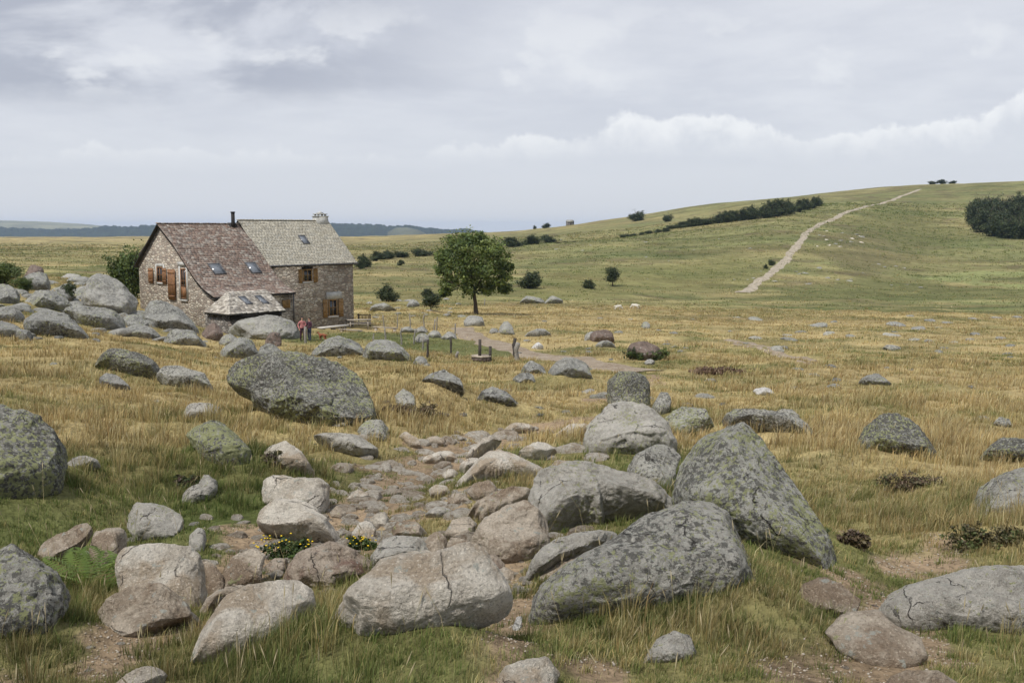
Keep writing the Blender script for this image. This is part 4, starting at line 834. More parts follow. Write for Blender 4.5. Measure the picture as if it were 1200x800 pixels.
def scatter_px(n, box, rpx, kinds, label, group, soil=None, name='stone', cat='stone', avoid=True):
    k = 0; tries = 0
    while k < n and tries < n * 40:
        tries += 1; px = random.uniform(box[0], box[2]); py = random.uniform(box[1], box[3]); p = hit(px, py)
        if soil is not None and float(soil_mask(np.array([p.x]), np.array([p.y]))[0]) < soil: continue
        if avoid and k % 3 and min(float((np.array(p[:2]) - c) @ ci @ (np.array(p[:2]) - c)) for c, ci, _, _ in FOOT) < 2.6: continue
        r = random.uniform(*rpx) / F * p.y; stone_at(p.x, p.y, r, random.choice(kinds), k, label, group, name=name, cat=cat); k += 1
scatter_px(285, (300, 497, 660, 700), (3, 12), ['pebble', 'pebble', 'pebble', 'pale', 'tan'], 'pale cobble among many strewn along the bare stony path', 'cobbles strewn along the stony path', soil=0.10, name='cobble', cat='cobble')
def fill(n, box, rpx, kinds, label, group, lim=1.5):
    """medium stones wedged into the gaps between the big ones"""
    k = tries = 0
    while k < n and tries < n * 60:
        tries += 1; px = random.uniform(box[0], box[2]); py = random.uniform(box[1], box[3]); p = hit(px, py)
        if min(float((np.array(p[:2]) - c) @ ci @ (np.array(p[:2]) - c)) for c, ci, _, _ in FOOT) < lim: continue
        r = random.uniform(*rpx) / F * p.y; stone_at(p.x, p.y, r, random.choice(kinds), k, label, group, sink=.3); FOOT.append((np.array(p[:2]), np.eye(2) / (r * r * .35), r, p.z + r * .4)); k += 1
fill(34, (225, 600, 400, 730), (7, 18), ['tan', 'pebble', 'pale'], 'tan stone filling a gap between the big pale boulders at lower left', 'gap stones among the pale boulders at lower left')
fill(30, (395, 600, 560, 665), (7, 16), ['pebble', 'tan', 'pale'], 'rounded stone wedged behind the broad pale slab', 'gap stones behind the broad pale slab')
fill(56, (0, 322, 245, 396), (8, 20), ['farmot', 'fargrey', 'farmot'], 'lichen-grey rock packed among the others of the left outcrop', 'rocks packed into the left outcrop', .6)
fill(84, (390, 505, 700, 645), (8, 22), ['pebble', 'pale', 'tan'], 'pale stone bedded beside the path left of the boulder cluster', 'bedded stones left of the boulder cluster')
fill(14, (690, 455, 960, 545), (6, 14), ['mottled', 'grey'], 'grey stone wedged among the back of the boulder cluster', 'gap stones at the back of the boulder cluster')
fill(10, (90, 600, 240, 740), (5, 11), ['tan', 'grey'], 'small brownish stone around the big squarish tan boulder', 'gap stones around the squarish tan boulder')
scatter_px(12, (500, 500, 690, 545), (5, 9), ['pebble', 'pale', 'tan'], 'flat pale stone among many bedded at the far end of the path', 'flat stones at the far end of the path', name='stone')
scatter_px(14, (20, 740, 320, 800), (3, 6), ['tan', 'pale'], 'small stone among several on the bare soil at lower left', 'small stones on the soil at lower left', soil=0.2, name='stone')
scatter_px(9, (960, 640, 1110, 790), (3, 6), ['tan', 'red'], 'small earthy stone among several on the bare soil at right', 'small stones on the soil at right', soil=0.2, name='stone')
scatter_px(26, (440, 425, 1190, 500), (4, 9), ['farmot', 'fargrey', 'mottled'], 'grey stone half buried among others in the straw grass of the near plain', 'half buried stones in the near plain', name='stone')
scatter_px(26, (860, 368, 1120, 412), (5, 14), ['farmot', 'mottled'], 'low grey rock of the scattered outcrop across the dry plain', 'low rocks of the outcrop on the plain', name='rock', cat='rock')
scatter_px(12, (1090, 372, 1200, 425), (5, 10), ['fargrey', 'farmot'], 'low grey rock in dry grass toward the right edge of the plain', 'low rocks at the right of the plain', name='rock', cat='rock')
scatter_px(22, (600, 372, 860, 422), (3, 7), ['fargrey', 'farmot'], 'small grey rock among others on the plain beside the farm track', 'small rocks beside the farm track', name='rock', cat='rock')
scatter_px(26, (425, 350, 545, 372), (3, 7), ['farmot', 'fargrey'], 'grey rock among many in the rough bank behind the fence', 'rocks in the bank behind the fence', name='rock', cat='rock')
scatter_px(44, (0, 345, 245, 400), (5, 14), ['farmot', 'fargrey'], 'small lichen rock among many filling the left outcrop', 'small rocks filling the left outcrop', name='rock', cat='rock')
scatter_px(20, (905, 305, 1080, 340), (2, 4), ['fargrey', 'farmot'], 'grey rock among many at the foot of the hill beside the pale track', 'rocks at the hill foot beside the track', name='rock', cat='rock')
scatter_px(16, (950, 268, 1010, 290), (2, 4), ['pale', 'farmot'], 'pale rock among many on the bare patch right of the pale track', 'pale rocks on the bare hill patch', name='rock', cat='rock')
scatter_px(18, (620, 280, 900, 330), (1.4, 2.8), ['fargrey', 'farmot'], 'grey rock among many dotted over the middle hillside', 'rocks dotted over the hillside', name='rock', cat='rock')
scatter_px(16, (60, 400, 430, 600), (3, 6), ['mottled', 'grey'], 'small stone among several lost in grass on the left slope', 'small stones on the left slope', name='stone')

# gravel on the bare soil: nobody could count it
def gravel():
    n0 = 26000; py = RNG.uniform(495, 800, n0); px = RNG.uniform(0, 1200, n0); dd = np.array([[ (x - 600) / F, CP + (400 - y) / F * SP, (400 - y) / F * CP - SP] for x, y in zip(px, py)])
    Y = np.interp(-py, [-800, -700, -650, -600, -550, -495], [4.1, 6, 7.4, 9.4, 12.4, 19]); X = dd[:, 0] / dd[:, 1] * Y
    k = soil_mask(X, Y) > RNG.uniform(0.1, 0.6, n0); X, Y = X[k], Y[k]; n = len(X); Z = G(X, Y)
    r = RNG.uniform(0.0022, 0.0062, n) * np.sqrt(Y / 5) * 1.6
    v, f = ico(1); v = v * np.array([1, .8, .55]); an = RNG.uniform(0, 6.28, n); c_, s_ = np.cos(an), np.sin(an)
    vx = v[None, :, 0] * c_[:, None] - v[None, :, 1] * s_[:, None]; vy = v[None, :, 0] * s_[:, None] + v[None, :, 1] * c_[:, None]
    jit = 1 + RNG.uniform(-.25, .25, (n, len(v)))
    VV = np.stack([X[:, None] + vx * r[:, None] * jit, Y[:, None] + vy * r[:, None] * jit, Z[:, None] + v[None, :, 2] * r[:, None] * jit + r[:, None] * .3], -1).reshape(-1, 3)
    FF = (f[None] + (np.arange(n) * len(v))[:, None, None]).reshape(-1, 3)
    tone = np.array([[.30, .25, .19], [.22, .17, .12], [.35, .31, .26], [.16, .12, .08]])[RNG.integers(0, 4, n)]
    me = mesh_np('gravel', VV, FF, np.full(len(FF), 3), np.repeat(tone, len(v), 0)); o = link('gravel', me, attrmat('gravel_bits', .95, .2, 40), smooth=True)
    tag(o, 'fine gravel and grit strewn over the bare soil of the path', 'gravel', kind='stuff')
gravel()
# ---------------------------------------------------------------- the farmhouse
TH = math.radians(49.0); HO = np.array([-27.5, 77.2, 0.0]); ZB = -8.3
Dv = np.array([math.cos(TH), math.sin(TH), 0]); Nv = np.array([math.sin(TH), -math.cos(TH), 0])   # ridge direction, front normal
RL = np.array([Dv, -Nv, [0, 0, 1]])          # world -> local rows: x along the ridge, y to the back
def lray(px, py):
    o_ = RL @ (np.array([0, 0, 0]) - HO) - np.array([0, 0, ZB]); return o_, RL @ ray(px, py)
def lplane(px, py, p0, nv):
    o_, d = lray(px, py); p0 = np.array(p0, float); nv = np.array(nv, float); t = ((p0 - o_) @ nv) / (d @ nv); return o_ + d * t
house = empty('stone_farmhouse', (HO[0], HO[1], ZB), TH)
tag(house, 'stone farmhouse with red-brown and grey slate roofs and wooden shutters', 'house')
def Z(z): return z - ZB
gp = lambda px, py: (lambda q: (-q[1], q[2]))(lplane(px, py, (0, 0, 0), (1, 0, 0)))      # gable plane -> (h, z)
# gable roof line in (h forward of the ridge, z): back eave, apex, then the bell-cast front
PB = [gp(160, 311.5), gp(191, 262)]
PF = [gp(191, 262), gp(206, 286), gp(221, 310), gp(231.5, 326), gp(242, 338.5), gp(254.5, 348)]
apex = (0.0, 0.5 * (PB[1][1] + PF[0][1])); PF[0] = apex
LRF = PF; LBACK = PB[0]
def edge_line(pts, off): return [(h, z + off) for h, z in pts]
under = edge_line([LBACK] + LRF, -0.16)
mb = MB(); bot = -3.0
poly = [(-h, z) for h, z in under if h < 7.25]
he = 7.2; ze = np.interp(he, [p[0] for p in LRF], [p[1] for p in LRF]) - 0.16
poly = [(-(LBACK[0] + 0.35), np.interp(LBACK[0] + .35, [LBACK[0], 0], [LBACK[1], apex[1]]) - .16)] + [(-h, z - .16) for h, z in LRF[:-1] if h < he] + [(-he, ze), (-he, bot), (-(LBACK[0] + 0.35), bot)]
mb.prism([(p[0], p[1]) for p in poly], 'x', 0.0, 7.06); mb.build('gable_wing_wall', M['wall'], house)
# right block
RT0, RT1, RH = 7.06, 16.36, 3.9
ez = Z(-2.88); rz = Z(0.72)
mb = MB(); mb.prism([(-3.7, ez - .02), (0, rz - .2), (3.7, ez - .02), (3.7, bot), (-3.7, bot)], 'x', RT0 + .003, RT1 - .15); mb.build('main_wall', M['wall'], house)
# annex
A0, A1, AHF, AHB = -1.0, 3.9, 10.5, 7.3
az_e = Z(-6.06); az_r = Z(-4.69); AR0, AR1, ARH = .8, 4.3, 7.75
mb = MB(); mb.box(A0 + .25, A1 - .25, -(AHF - .3), -7.2, bot, az_e - .12); mb.build('annex_wall', M['wall_grey'], house)
# slates
def slates(name, P0, xdir, updir, rows, width_fn, e, cols, seed, mat='slate', wmin=.2, wmax=.38, th=.035):
    """rows of stone slates on a plane or a swept profile. P0(row_pos)->(point, up vector); width_fn(row)->(x0,x1)"""
    rs = random.Random(seed); mb = MB()
    for r in range(rows):
        x0, x1 = width_fn(r); x = x0 - rs.uniform(0, .1)
        while x < x1:
            wv = rs.uniform(wmin, wmax); xe = min(x + wv, x1)
            if xe - max(x, x0) > .05:
                xs_, xf = max(x, x0), xe - .012
                p, up, nr = P0(r); l = rs.uniform(-.035, .02); lift = th + rs.uniform(0, .018)
                c = rs.choice(cols); k = rs.uniform(.88, 1.12); c = tuple(q * k for q in c)
                a0 = p + up * l; a1 = p + up * (e * 1.25)
                q = [a0 + xdir * xs_ + nr * lift, a0 + xdir * xf + nr * (lift + rs.uniform(-.006, .006)), a1 + xdir * xf + nr * .012, a1 + xdir * xs_ + nr * .012,
                     a0 + xdir * xs_ + nr * .0, a0 + xdir * xf + nr * .0]
                mb.add(q, [(0, 1, 2, 3), (4, 5, 1, 0), (4, 0, 3), (5, 2, 1)], c)
            x = xe
    return mb
def profile_fn(pts, e):
    """pts list of (y, z) from the eave up to the ridge in local coordinates"""
    P = np.array(pts); seg = np.hypot(*np.diff(P, axis=0).T); L = np.concatenate([[0], np.cumsum(seg)])
    def fn(r):
        s = min(r * e, L[-1] - .01); y = np.interp(s, L, P[:, 0]); z = np.interp(s, L, P[:, 1]); s2 = min(s + .12, L[-1]); s1 = max(s2 - .24, 0)
        d = np.array([0, np.interp(s2, L, P[:, 0]) - np.interp(s1, L, P[:, 0]), np.interp(s2, L, P[:, 1]) - np.interp(s1, L, P[:, 1])]); d /= np.linalg.norm(d)
        return np.array([0, y, z]), d, np.array([0, -d[2], d[1]]) * (1 if d[1] > 0 else -1)
    return fn, int(L[-1] / e)
XD = np.array([1.0, 0, 0])
REDS = [(.235, .170, .138), (.27, .205, .168), (.19, .145, .122), (.30, .24, .20), (.33, .28, .24), (.235, .18, .15), (.36, .32, .28), (.215, .18, .155)]
YEL = [(.455, .425, .35), (.48, .45, .375), (.42, .39, .32), (.45, .43, .37), (.50, .47, .39)]
PAL = [(.40, .37, .32), (.45, .42, .365), (.33, .30, .255), (.50, .465, .41), (.26, .235, .205)]
fr = [(-h, z) for h, z in LRF][::-1]
# smooth the bell-cast
e1 = .21; fn, rows = profile_fn(fr, e1)
def roof_slab(name, pts, x0, x1, th, mat, parent):
    mb = MB(); up_ = [(y, z) for y, z in pts]; dn = [(y, z - th) for y, z in pts][::-1]; mb.prism(up_ + dn, 'x', x0, x1); return mb.build(name, mat, parent)
roofL = slates('roof', fn, XD, None, rows, lambda r: (-.28, 7.06), e1, REDS, 3).build('red_slate_roof', M['slate'], house, fixn=False)
roofL['label'] = 'steep red-brown slate roof sweeping low at the front'
bk = [(-LBACK[0] + .0, LBACK[1]), (0, apex[1])]
bk2 = [(-LBACK[0], LBACK[1]), (0.0, apex[1])]
roof_slab('roof_deck', fr + [(-LBACK[0], LBACK[1])], -.26, 7.05, .15, M['darkwood'], roofL)
mb = MB(); 
for i in range(24):
    x = -.28 + i * .306; mb.box(x, x + .29, -.14, .14, apex[1] - .02, apex[1] + .06 + random.uniform(0, .02), random.choice(REDS))
mb.build('ridge_stone', M['slate'], roofL)
RF = [(-(RH + .12), ez - .11), (0, rz)]
e2 = .19; fn2, rows2 = profile_fn([(y, z) for y, z in RF], e2)
roofR = slates('roof', fn2, XD, None, rows2, lambda r: (RT0 - .05, RT1 + .12), e2, YEL, 5).build('grey_slate_roof', M['slate'], house, fixn=False)
roofR['label'] = 'straight yellowish grey stone slate roof'
roof_slab('roof_deck', RF + [(RH + .12, ez - .11)], RT0 - .04, RT1 + .10, .15, M['darkwood'], roofR)
mb = MB()
for i in range(31):
    x = RT0 - .05 + i * .305; mb.box(x, x + .29, -.14, .14, rz - .02, rz + .06 + random.uniform(0, .02), random.choice(YEL))
mb.build('ridge_stone', M['slate'], roofR)
# annex hipped roof: front plane and left hip
zr, zf = az_r, az_e
yF, yR = -AHF - .12, -ARH
sl = math.hypot(yR - yF, zr - zf); ef = .20; nf = int(sl / ef)
upF = np.array([0, (yR - yF) / sl, (zr - zf) / sl]); nrF = np.array([0, -upF[2], upF[1]])
def P0F(r): return np.array([0, yF, zf]) + upF * (r * ef), upF, nrF
mbA = slates('roof', P0F, XD, None, nf + 1, lambda r: (A0 + (AR0 - A0) * min(1, r * ef / sl), A1 + (AR1 - A1) * min(1, r * ef / sl)), ef, PAL, 9, wmin=.25, wmax=.5, th=.045)
# left hip plane: corners (A0,yF),(A0,yB) eave to (AR0,yR)
yB = -7.5
upH = np.array([AR0 - A0, 0, zr - zf]); lh = np.linalg.norm(upH); upH /= lh; nrH = np.array([-upH[2], 0, upH[0]])
YD = np.array([0, 1.0, 0]); nh = int(lh / ef)
def P0H(r): return np.array([A0, 0, zf]) + upH * (r * ef), upH, nrH
mbH = slates('roof', P0H, YD, None, nh + 1, lambda r: (yF + (yR - yF) * min(1, r * ef / lh), yB + (yR + .1 - yB) * min(1, r * ef / lh)), ef, PAL, 10, wmin=.25, wmax=.5, th=.045)
mbA.add(mbH.v, mbH.f); mbA.c = mbA.c[:-len(mbH.c)] + mbH.c if len(mbH.c) else mbA.c
roofA = mbA.build('annex_roof', M['slate'], house, fixn=False); roofA['label'] = 'small pale hipped roof of rough stone slates'
mb = MB(); top_ = [(AR0, yR, zr - .02), (AR1, yR, zr - .02)]
mb.add([(A0, yF + .02, zf - .02), (A1, yF + .02, zf - .02), (A1, yB + .3, zf - .02), (A0, yB, zf - .02), top_[0], top_[1], (A0, yF + .02, zf - .13), (A1, yF + .02, zf - .13), (A1, yB + .3, zf - .13), (A0, yB, zf - .13)],
       [(0, 1, 5, 4), (0, 4, 3), (1, 2, 5), (2, 3, 4, 5), (6, 9, 8, 7), (0, 6, 7, 1), (1, 7, 8, 2), (2, 8, 9, 3), (3, 9, 6, 0)]); mb.build('roof_deck', M['darkwood'], roofA)

# openings. plane helpers give local x or h from the picture
def on_gable(x0, y0, x1, y1):
    a, b = gp(x0, y0), gp(x1, y1); return sorted((-a[0], -b[0])), sorted((a[1], b[1]))
def on_front(x0, y0, x1, y1, h=3.7):
    a, b = lplane(x0, y0, (0, -h, 0), (0, 1, 0)), lplane(x1, y1, (0, -h, 0), (0, 1, 0)); return sorted((a[0], b[0])), sorted((a[2], b[2]))
def gbox(mb, ys, zs, out, inn=0.0): mb.box(-out, -inn, ys[0], ys[1], zs[0], zs[1])
def fbox(mb, xs, zs, out, h=3.7, inn=0.0): mb.box(xs[0], xs[1], -h - out, -h - inn, zs[0], zs[1])
def frame_boxes(fn_, us, zs, wd, out, **kw):
    mb = MB(); u0, u1 = us; z0, z1 = zs
    fn_(mb, (u0, u0 + wd), (z0, z1), out, **kw); fn_(mb, (u1 - wd, u1), (z0, z1), out, **kw); fn_(mb, (u0 + wd, u1 - wd), (z1 - wd, z1), out, **kw); fn_(mb, (u0 + wd, u1 - wd), (z0, z0 + wd * .7), out, **kw); return mb
def opening(name, fn_, us, zs, shutL, shutR, fw=.10, smat='shutter', surround=.0, glazing=True, **kw):
    """a window: frame with bars, panes, sill, surround; shutters swung open flat beside it"""
    wn = frame_boxes(fn_, us, zs, fw, .075, **kw); mid = (us[0] + us[1]) / 2
    fn_(wn, (mid - .03, mid + .03), (zs[0] + fw * .7, zs[1] - fw), .068, **kw)
    zmid = zs[0] + (zs[1] - zs[0]) * .5; 
    fn_(wn, (us[0] + fw, mid - .03), (zmid - .02, zmid + .02), .062, **kw); fn_(wn, (mid + .03, us[1] - fw), (zmid - .02, zmid + .02), .062, **kw)
    o = wn.build(name, M[smat], house)
    p = MB(); fn_(p, (us[0] + fw * .5, us[1] - fw * .5), (zs[0] + fw * .4, zs[1] - fw * .5), .035, **kw); p.build('pane', M['glassdark'], o)
    if surround:
        s = MB(); g = surround
        fn_(s, (us[0] - g, us[0] - .002), (zs[0] - g * .6, zs[1] + g), .045, **kw); fn_(s, (us[1] + .002, us[1] + g), (zs[0] - g * .6, zs[1] + g), .045, **kw)
        fn_(s, (us[0] - .002, us[1] + .002), (zs[1] + .002, zs[1] + g * 1.3), .052, **kw); fn_(s, (us[0] - .002, us[1] + .002), (zs[0] - g * .75, zs[0] - .002), .08, **kw)
        s.build('surround', M['surround'], o)
    else:
        s = MB(); fn_(s, (us[0] - .08, us[1] + .08), (zs[0] - .13, zs[0] - .004), .13, **kw); s.build('sill', M['slab'], o)
        s = MB(); fn_(s, (us[0] - .1, us[1] + .1), (zs[1] + .004, zs[1] + .22), .04, **kw); s.build('lintel', M['darkwood'] if smat == 'shutter_y' and kw.get('h', 3.7) == 3.7 and zs[1] > 4 else M['slab'], o)
    for sh in (shutL, shutR):
        if sh is None: continue
        s = MB(); n_ = 4; u0, u1 = sh[0]
        for i in range(n_):
            a = u0 + (u1 - u0) * i / n_; b = u0 + (u1 - u0) * (i + 1) / n_ - .012; fn_(s, (a, b), sh[1], .10, inn=.055, **kw)
        for q in (.15, .82):
            zz = sh[1][0] + (sh[1][1] - sh[1][0]) * q; fn_(s, (u0 + .03, u1 - .03), (zz, zz + .09), .125, inn=.1, **kw)
        s.build('shutter', M[smat], house)
    return o
gx = lambda x, y: (150 + x / 4, 235 + y / 4)
def g4(x0, y0, x1, y1): return on_gable(*gx(x0, y0), *gx(x1, y1))
def f4(x0, y0, x1, y1, h=3.7): return on_front(*gx(x0, y0), *gx(x1, y1), h)
us, zs = g4(136, 310, 168, 384)
opening('gable_window', gbox, us, zs, g4(98, 316, 122, 388), g4(164, 316, 184, 392), surround=.20)
# the gable door with its stone surround, the left leaf swung open against the wall
us, zs = g4(246, 318, 278, 460)
dmb = frame_boxes(gbox, us, zs, .09, .06); door = dmb.build('door', M['shutter'], house)
p = MB(); gbox(p, (us[0] + .06, us[1] - .06), (zs[0] + .9, zs[1] - .06), .035); p.build('pane', M['glassdark'], door)
p = MB(); gbox(p, (us[0] + .06, us[1] - .06), (zs[0] + .05, zs[0] + .9), .045); p.build('door_panel', M['shutter'], door)
p = MB()
for b in (.35, .62): zz = zs[0] + .9 + (zs[1] - zs[0] - .9) * (b - .3); gbox(p, (us[0] + .06, us[1] - .06), (zz, zz + .05), .055)
gbox(p, ((us[0] + us[1]) / 2 - .025, (us[0] + us[1]) / 2 + .025), (zs[0] + .9, zs[1] - .08), .05); p.build('glazing_bar', M['shutter'], door)
s = MB(); g = .22
gbox(s, (us[0] - g, us[0] - .002), (zs[0] - .1, zs[1] + .18), .05); gbox(s, (us[1] + .002, us[1] + g), (zs[0] - .1, zs[1] + .18), .05); gbox(s, (us[0] - g - .1, us[1] + g + .1), (zs[1] + .182, zs[1] + .5), .055); gbox(s, (us[0] - .1, us[1] + .1), (zs[0] - .2, zs[0] - .102), .12)
s.build('surround', M['surround'], door)
p = MB(); gbox(p, (us[0] + .14, us[0] + .19), (zs[0] + .95, zs[0] + 1.08), .12, inn=.06); p.build('handle', M['metal'], door)
us2, zs2 = g4(190, 320, 229, 466); s = MB()
for i in range(6):
    a = us2[0] + (us2[1] - us2[0]) * i / 6; b = us2[0] + (us2[1] - us2[0]) * (i + 1) / 6 - .012; gbox(s, (a, b), zs2, .13, inn=.08)
for q in (.1, .5, .86): zz = zs2[0] + (zs2[1] - zs2[0]) * q; gbox(s, (us2[0] + .03, us2[1] - .03), (zz, zz + .1), .155, inn=.13)
o = s.build('door_shutter', M['shutter'], house); o['label'] = 'tall orange-brown door shutter swung open on the gable'
us, zs = f4(818, 322, 862, 378); opening('upper_window', fbox, us, zs, f4(796, 322, 816, 386), f4(866, 317, 888, 382), smat='shutter_y')
us, zs = f4(938, 463, 980, 538); lw = opening('lower_window', fbox, us, zs, f4(912, 464, 934, 547), f4(984, 460, 1008, 541), smat='shutter_y')
xs, zz = f4(928, 430, 1000, 458); s = MB(); fbox(s, xs, zz, .06); s.build('stone_lintel', M['surround'], lw)
# shuttered opening and drainpipe by the low eave
us, zs = f4(722, 466, 760, 502, 7.2); s = MB()
for i in range(5): a = us[0] + (us[1] - us[0]) * i / 5; fbox(s, (a, a + (us[1] - us[0]) / 5 - .012), zs, .06, h=7.2)
o = s.build('closed_shutter', M['shutter_y'], house); o['label'] = 'small closed ochre shutter under the low eave'
mb = MB(); a = lplane(*gx(782, 440), (0, -7.2, 0), (0, 1, 0)); mb.tube([(7.12, -7.26, ze), (7.12, -7.26, ze - 1.5), (7.12, -7.26, .1)], [.05] * 3); mb.build('drainpipe', M['metal'], house)
mb = MB(); mb.tube([(RT0 - .1, -RH - .2, ez - .14), (RT1 + .1, -RH - .2, ez - .17)], [.055] * 2); mb.build('gutter', M['metal'], house)
# dark strip standing in for the shadow gap under the annex eave
mb = MB(); mb.box(A0 + .35, A1 - .1, -(AHF - .24), -(AHF - .305), az_e - .42, az_e - .14); mb.build('eave_shadow_strip', M['darkwood'], house)
# skylights
def skylight(corners, p0, nv, name, parent, frame=.07, out=.10):
    c = [lplane(*q, p0, nv) for q in corners]; cen = sum(c) / 4; nv = np.array(nv, float); nv /= np.linalg.norm(nv)
    ux = (c[1] - c[0] + c[2] - c[3]) / 2; wx = np.linalg.norm(ux); ux = np.array([1.0, 0, 0]); uy = np.cross(nv, ux)
    if uy[2] < 0: uy = -uy
    hy = abs((c[3] - c[0] + c[2] - c[1]) @ uy) / 4; hx = abs((c[1] - c[0] + c[2] - c[3]) @ ux) / 4
    Mx = Matrix(((ux[0], uy[0], nv[0], cen[0]), (ux[1], uy[1], nv[1], cen[1]), (ux[2], uy[2], nv[2], cen[2]), (0, 0, 0, 1)))
    m_ = MB()
    for a in ((-hx, -hx + frame, -hy, hy), (hx - frame, hx, -hy, hy), (-hx + frame, hx - frame, -hy, -hy + frame), (-hx + frame, hx - frame, hy - frame, hy)): m_.box(*a, -.05, out, M=Mx)
    o = m_.build(name, M['metal'], parent); g_ = MB(); g_.box(-hx + frame, hx - frame, -hy + frame, hy - frame, .0, out - .025, M=Mx); g_.build('pane', M['skyglass'], o); return o
P_ = np.array(LRF)
h1, z1 = LRF[2]; h2, z2 = LRF[3]; sl1 = (z2 - z1) / (h2 - h1); nL = (0, sl1, 1.0)
# local y = -h: plane z = z1 - sl1*(y+h1) -> normal (0, sl1, 1)
skylight([gx(396, 347), gx(455, 347), gx(436, 297), gx(380, 297)], (0, -h1, z1 + .02), nL, 'skylight', house)
skylight([gx(570, 342), gx(620, 342), (150 + 603 / 4, 235 + 292 / 4), gx(553, 290)], (0, -h1, z1 + .02), nL, 'skylight', house)
sR = (rz - (ez - .11)) / (RH + .12); nR = (0, -sR, 1.0)
skylight([gx(815, 205), gx(848, 205), gx(832, 167), gx(800, 165)], (0, 0, rz), nR, 'skylight', house, .06)
nA = tuple(nrF)
skylight([gx(540, 489), gx(577, 489), gx(556, 451), gx(525, 452)], (0, yF, zf), nA, 'skylight', house, .06)
skylight([gx(618, 486), gx(653, 486), gx(632, 447), gx(603, 448)], (0, yF, zf), nA, 'skylight', house, .06)
# stove pipe on its flashing
mb = MB(); mb.tube([(6.35, -.35, apex[1] - .5), (6.35, -.35, apex[1] + .15), (6.35, -.35, Z(1.30))], [.22, .15, .15], 12); mb.tube([(6.35, -.35, Z(1.30)), (6.35, -.35, Z(1.40))], [.19, .19], 12); mb.build('stove_pipe', M['darkwood'], house, smooth=False)
mb = MB(); mb.prism([(-1.05, apex[1] - .95), (-.1, apex[1] + .1), (.1, apex[1] + .05), (-.9, apex[1] - 1.0)], 'x', 6.0, 6.75); mb.build('pipe_flashing', M['darkwood'], house)
# masonry chimney with a slab cap raised on little piers
mb = MB(); cx0, cx1 = 15.05, 16.2; mb.box(cx0, cx1, -.38, .38, rz - .6, rz + .34); mb.box(cx0 - .06, cx1 + .06, -.44, .44, rz + .342, rz + .42); ch = mb.build('chimney', M['surround'], roofR)
mb = MB()
for x in (cx0 + .12, cx1 - .27):
    for y in (-.3, .16): mb.box(x, x + .14, y, y + .14, rz + .422, rz + .54)
mb.box(cx0 + .02, cx1 - .05, -.36, .36, rz + .542, rz + .62); mb.add([(cx0 + .2, -.2, rz + .622), (cx1 - .25, -.2, rz + .622), (cx1 - .25, .2, rz + .622), (cx0 + .2, .2, rz + .622), ((cx0 + cx1) / 2, 0, rz + .86)], [(3, 2, 1, 0), (0, 1, 4), (1, 2, 4), (2, 3, 4), (3, 0, 4)]); mb.build('chimney_cap', M['surround'], house)
ch.parent = house

# ---------------------------------------------------------------- terrace, benches, fences, well
def ground_box(name, px0, px1, py, w, h, dep, mat, label, cat, yaw=None, parts=None): pass
# pale stone bench slab along the house front
a = at(374, 383.5, 82.0); b = at(406.5, 380.0, 84.6)
def beam(mb, a, b, wd, th):
    a, b = Vector(a), Vector(b); d = (b - a); L = d.length; d.normalize(); s = d.cross(Vector((0, 0, 1))).normalized(); u_ = s.cross(d)
    Mx = Matrix(((d.x, s.x, u_.x, a.x), (d.y, s.y, u_.y, a.y), (d.z, s.z, u_.z, a.z), (0, 0, 0, 1))); mb.box(0, L, -wd / 2, wd / 2, -th, 0, M=Mx)
bench = empty('stone_bench', (a.x, a.y, float(G(a.x, a.y)))); tag(bench, 'long pale slab bench against the house front', 'bench')
mb = MB(); off = Vector(bench.location); beam(mb, a - off, b - off, .5, .14); mb.build('seat', M['slab'], bench)
for k in (.12, .5, .88):
    p = a.lerp(b, k); g_ = float(G(p.x, p.y)); mb = MB(); mb.box(p.x - off.x - .2, p.x - off.x + .2, p.y - off.y - .15, p.y - off.y + .15, g_ - off.z - .3, p.z - off.z - .142); mb.build('support', M['wall_grey'], bench)
# picnic table
def picnic(px, py, Y, L, yaw, label):
    p = at(px, py, Y); g_ = float(G(p.x, p.y)); top_z = p.z - g_; t = empty('picnic_table', (p.x, p.y, g_), yaw); tag(t, label, 'table'); top_z = max(.72, min(top_z, 1.1))
    mb = MB()
    for i in range(5): mb.box(-L / 2, L / 2, -.37 + i * .15, -.37 + i * .15 + .14, top_z - .045, top_z)
    mb.build('tabletop', M['plank'], t)
    for sy in (-1, 1):
        mb = MB(); mb.box(-L / 2, L / 2, sy * .72 - .13, sy * .72 + .13, top_z - .33, top_z - .29); mb.build('bench_seat', M['plank'], t)
    for sx in (-1, 1):
        for sy in (-1, 1):
            mb = MB(); mb.tube([(sx * L * .36, sy * .62, -.2), (sx * L * .36, sy * .22, top_z - .05)], [.055, .055], 4); mb.build('leg', M['plank'], t)
        mb = MB(); mb.box(sx * L * .36 - .03 + .06, sx * L * .36 + .03 + .06, -.82, .82, top_z - .42, top_z - .335); mb.build('crossbar', M['plank'], t)
    return t
picnic(421, 379.2, 86.0, 2.1, math.radians(8), 'weathered wooden picnic table at the right corner of the house')
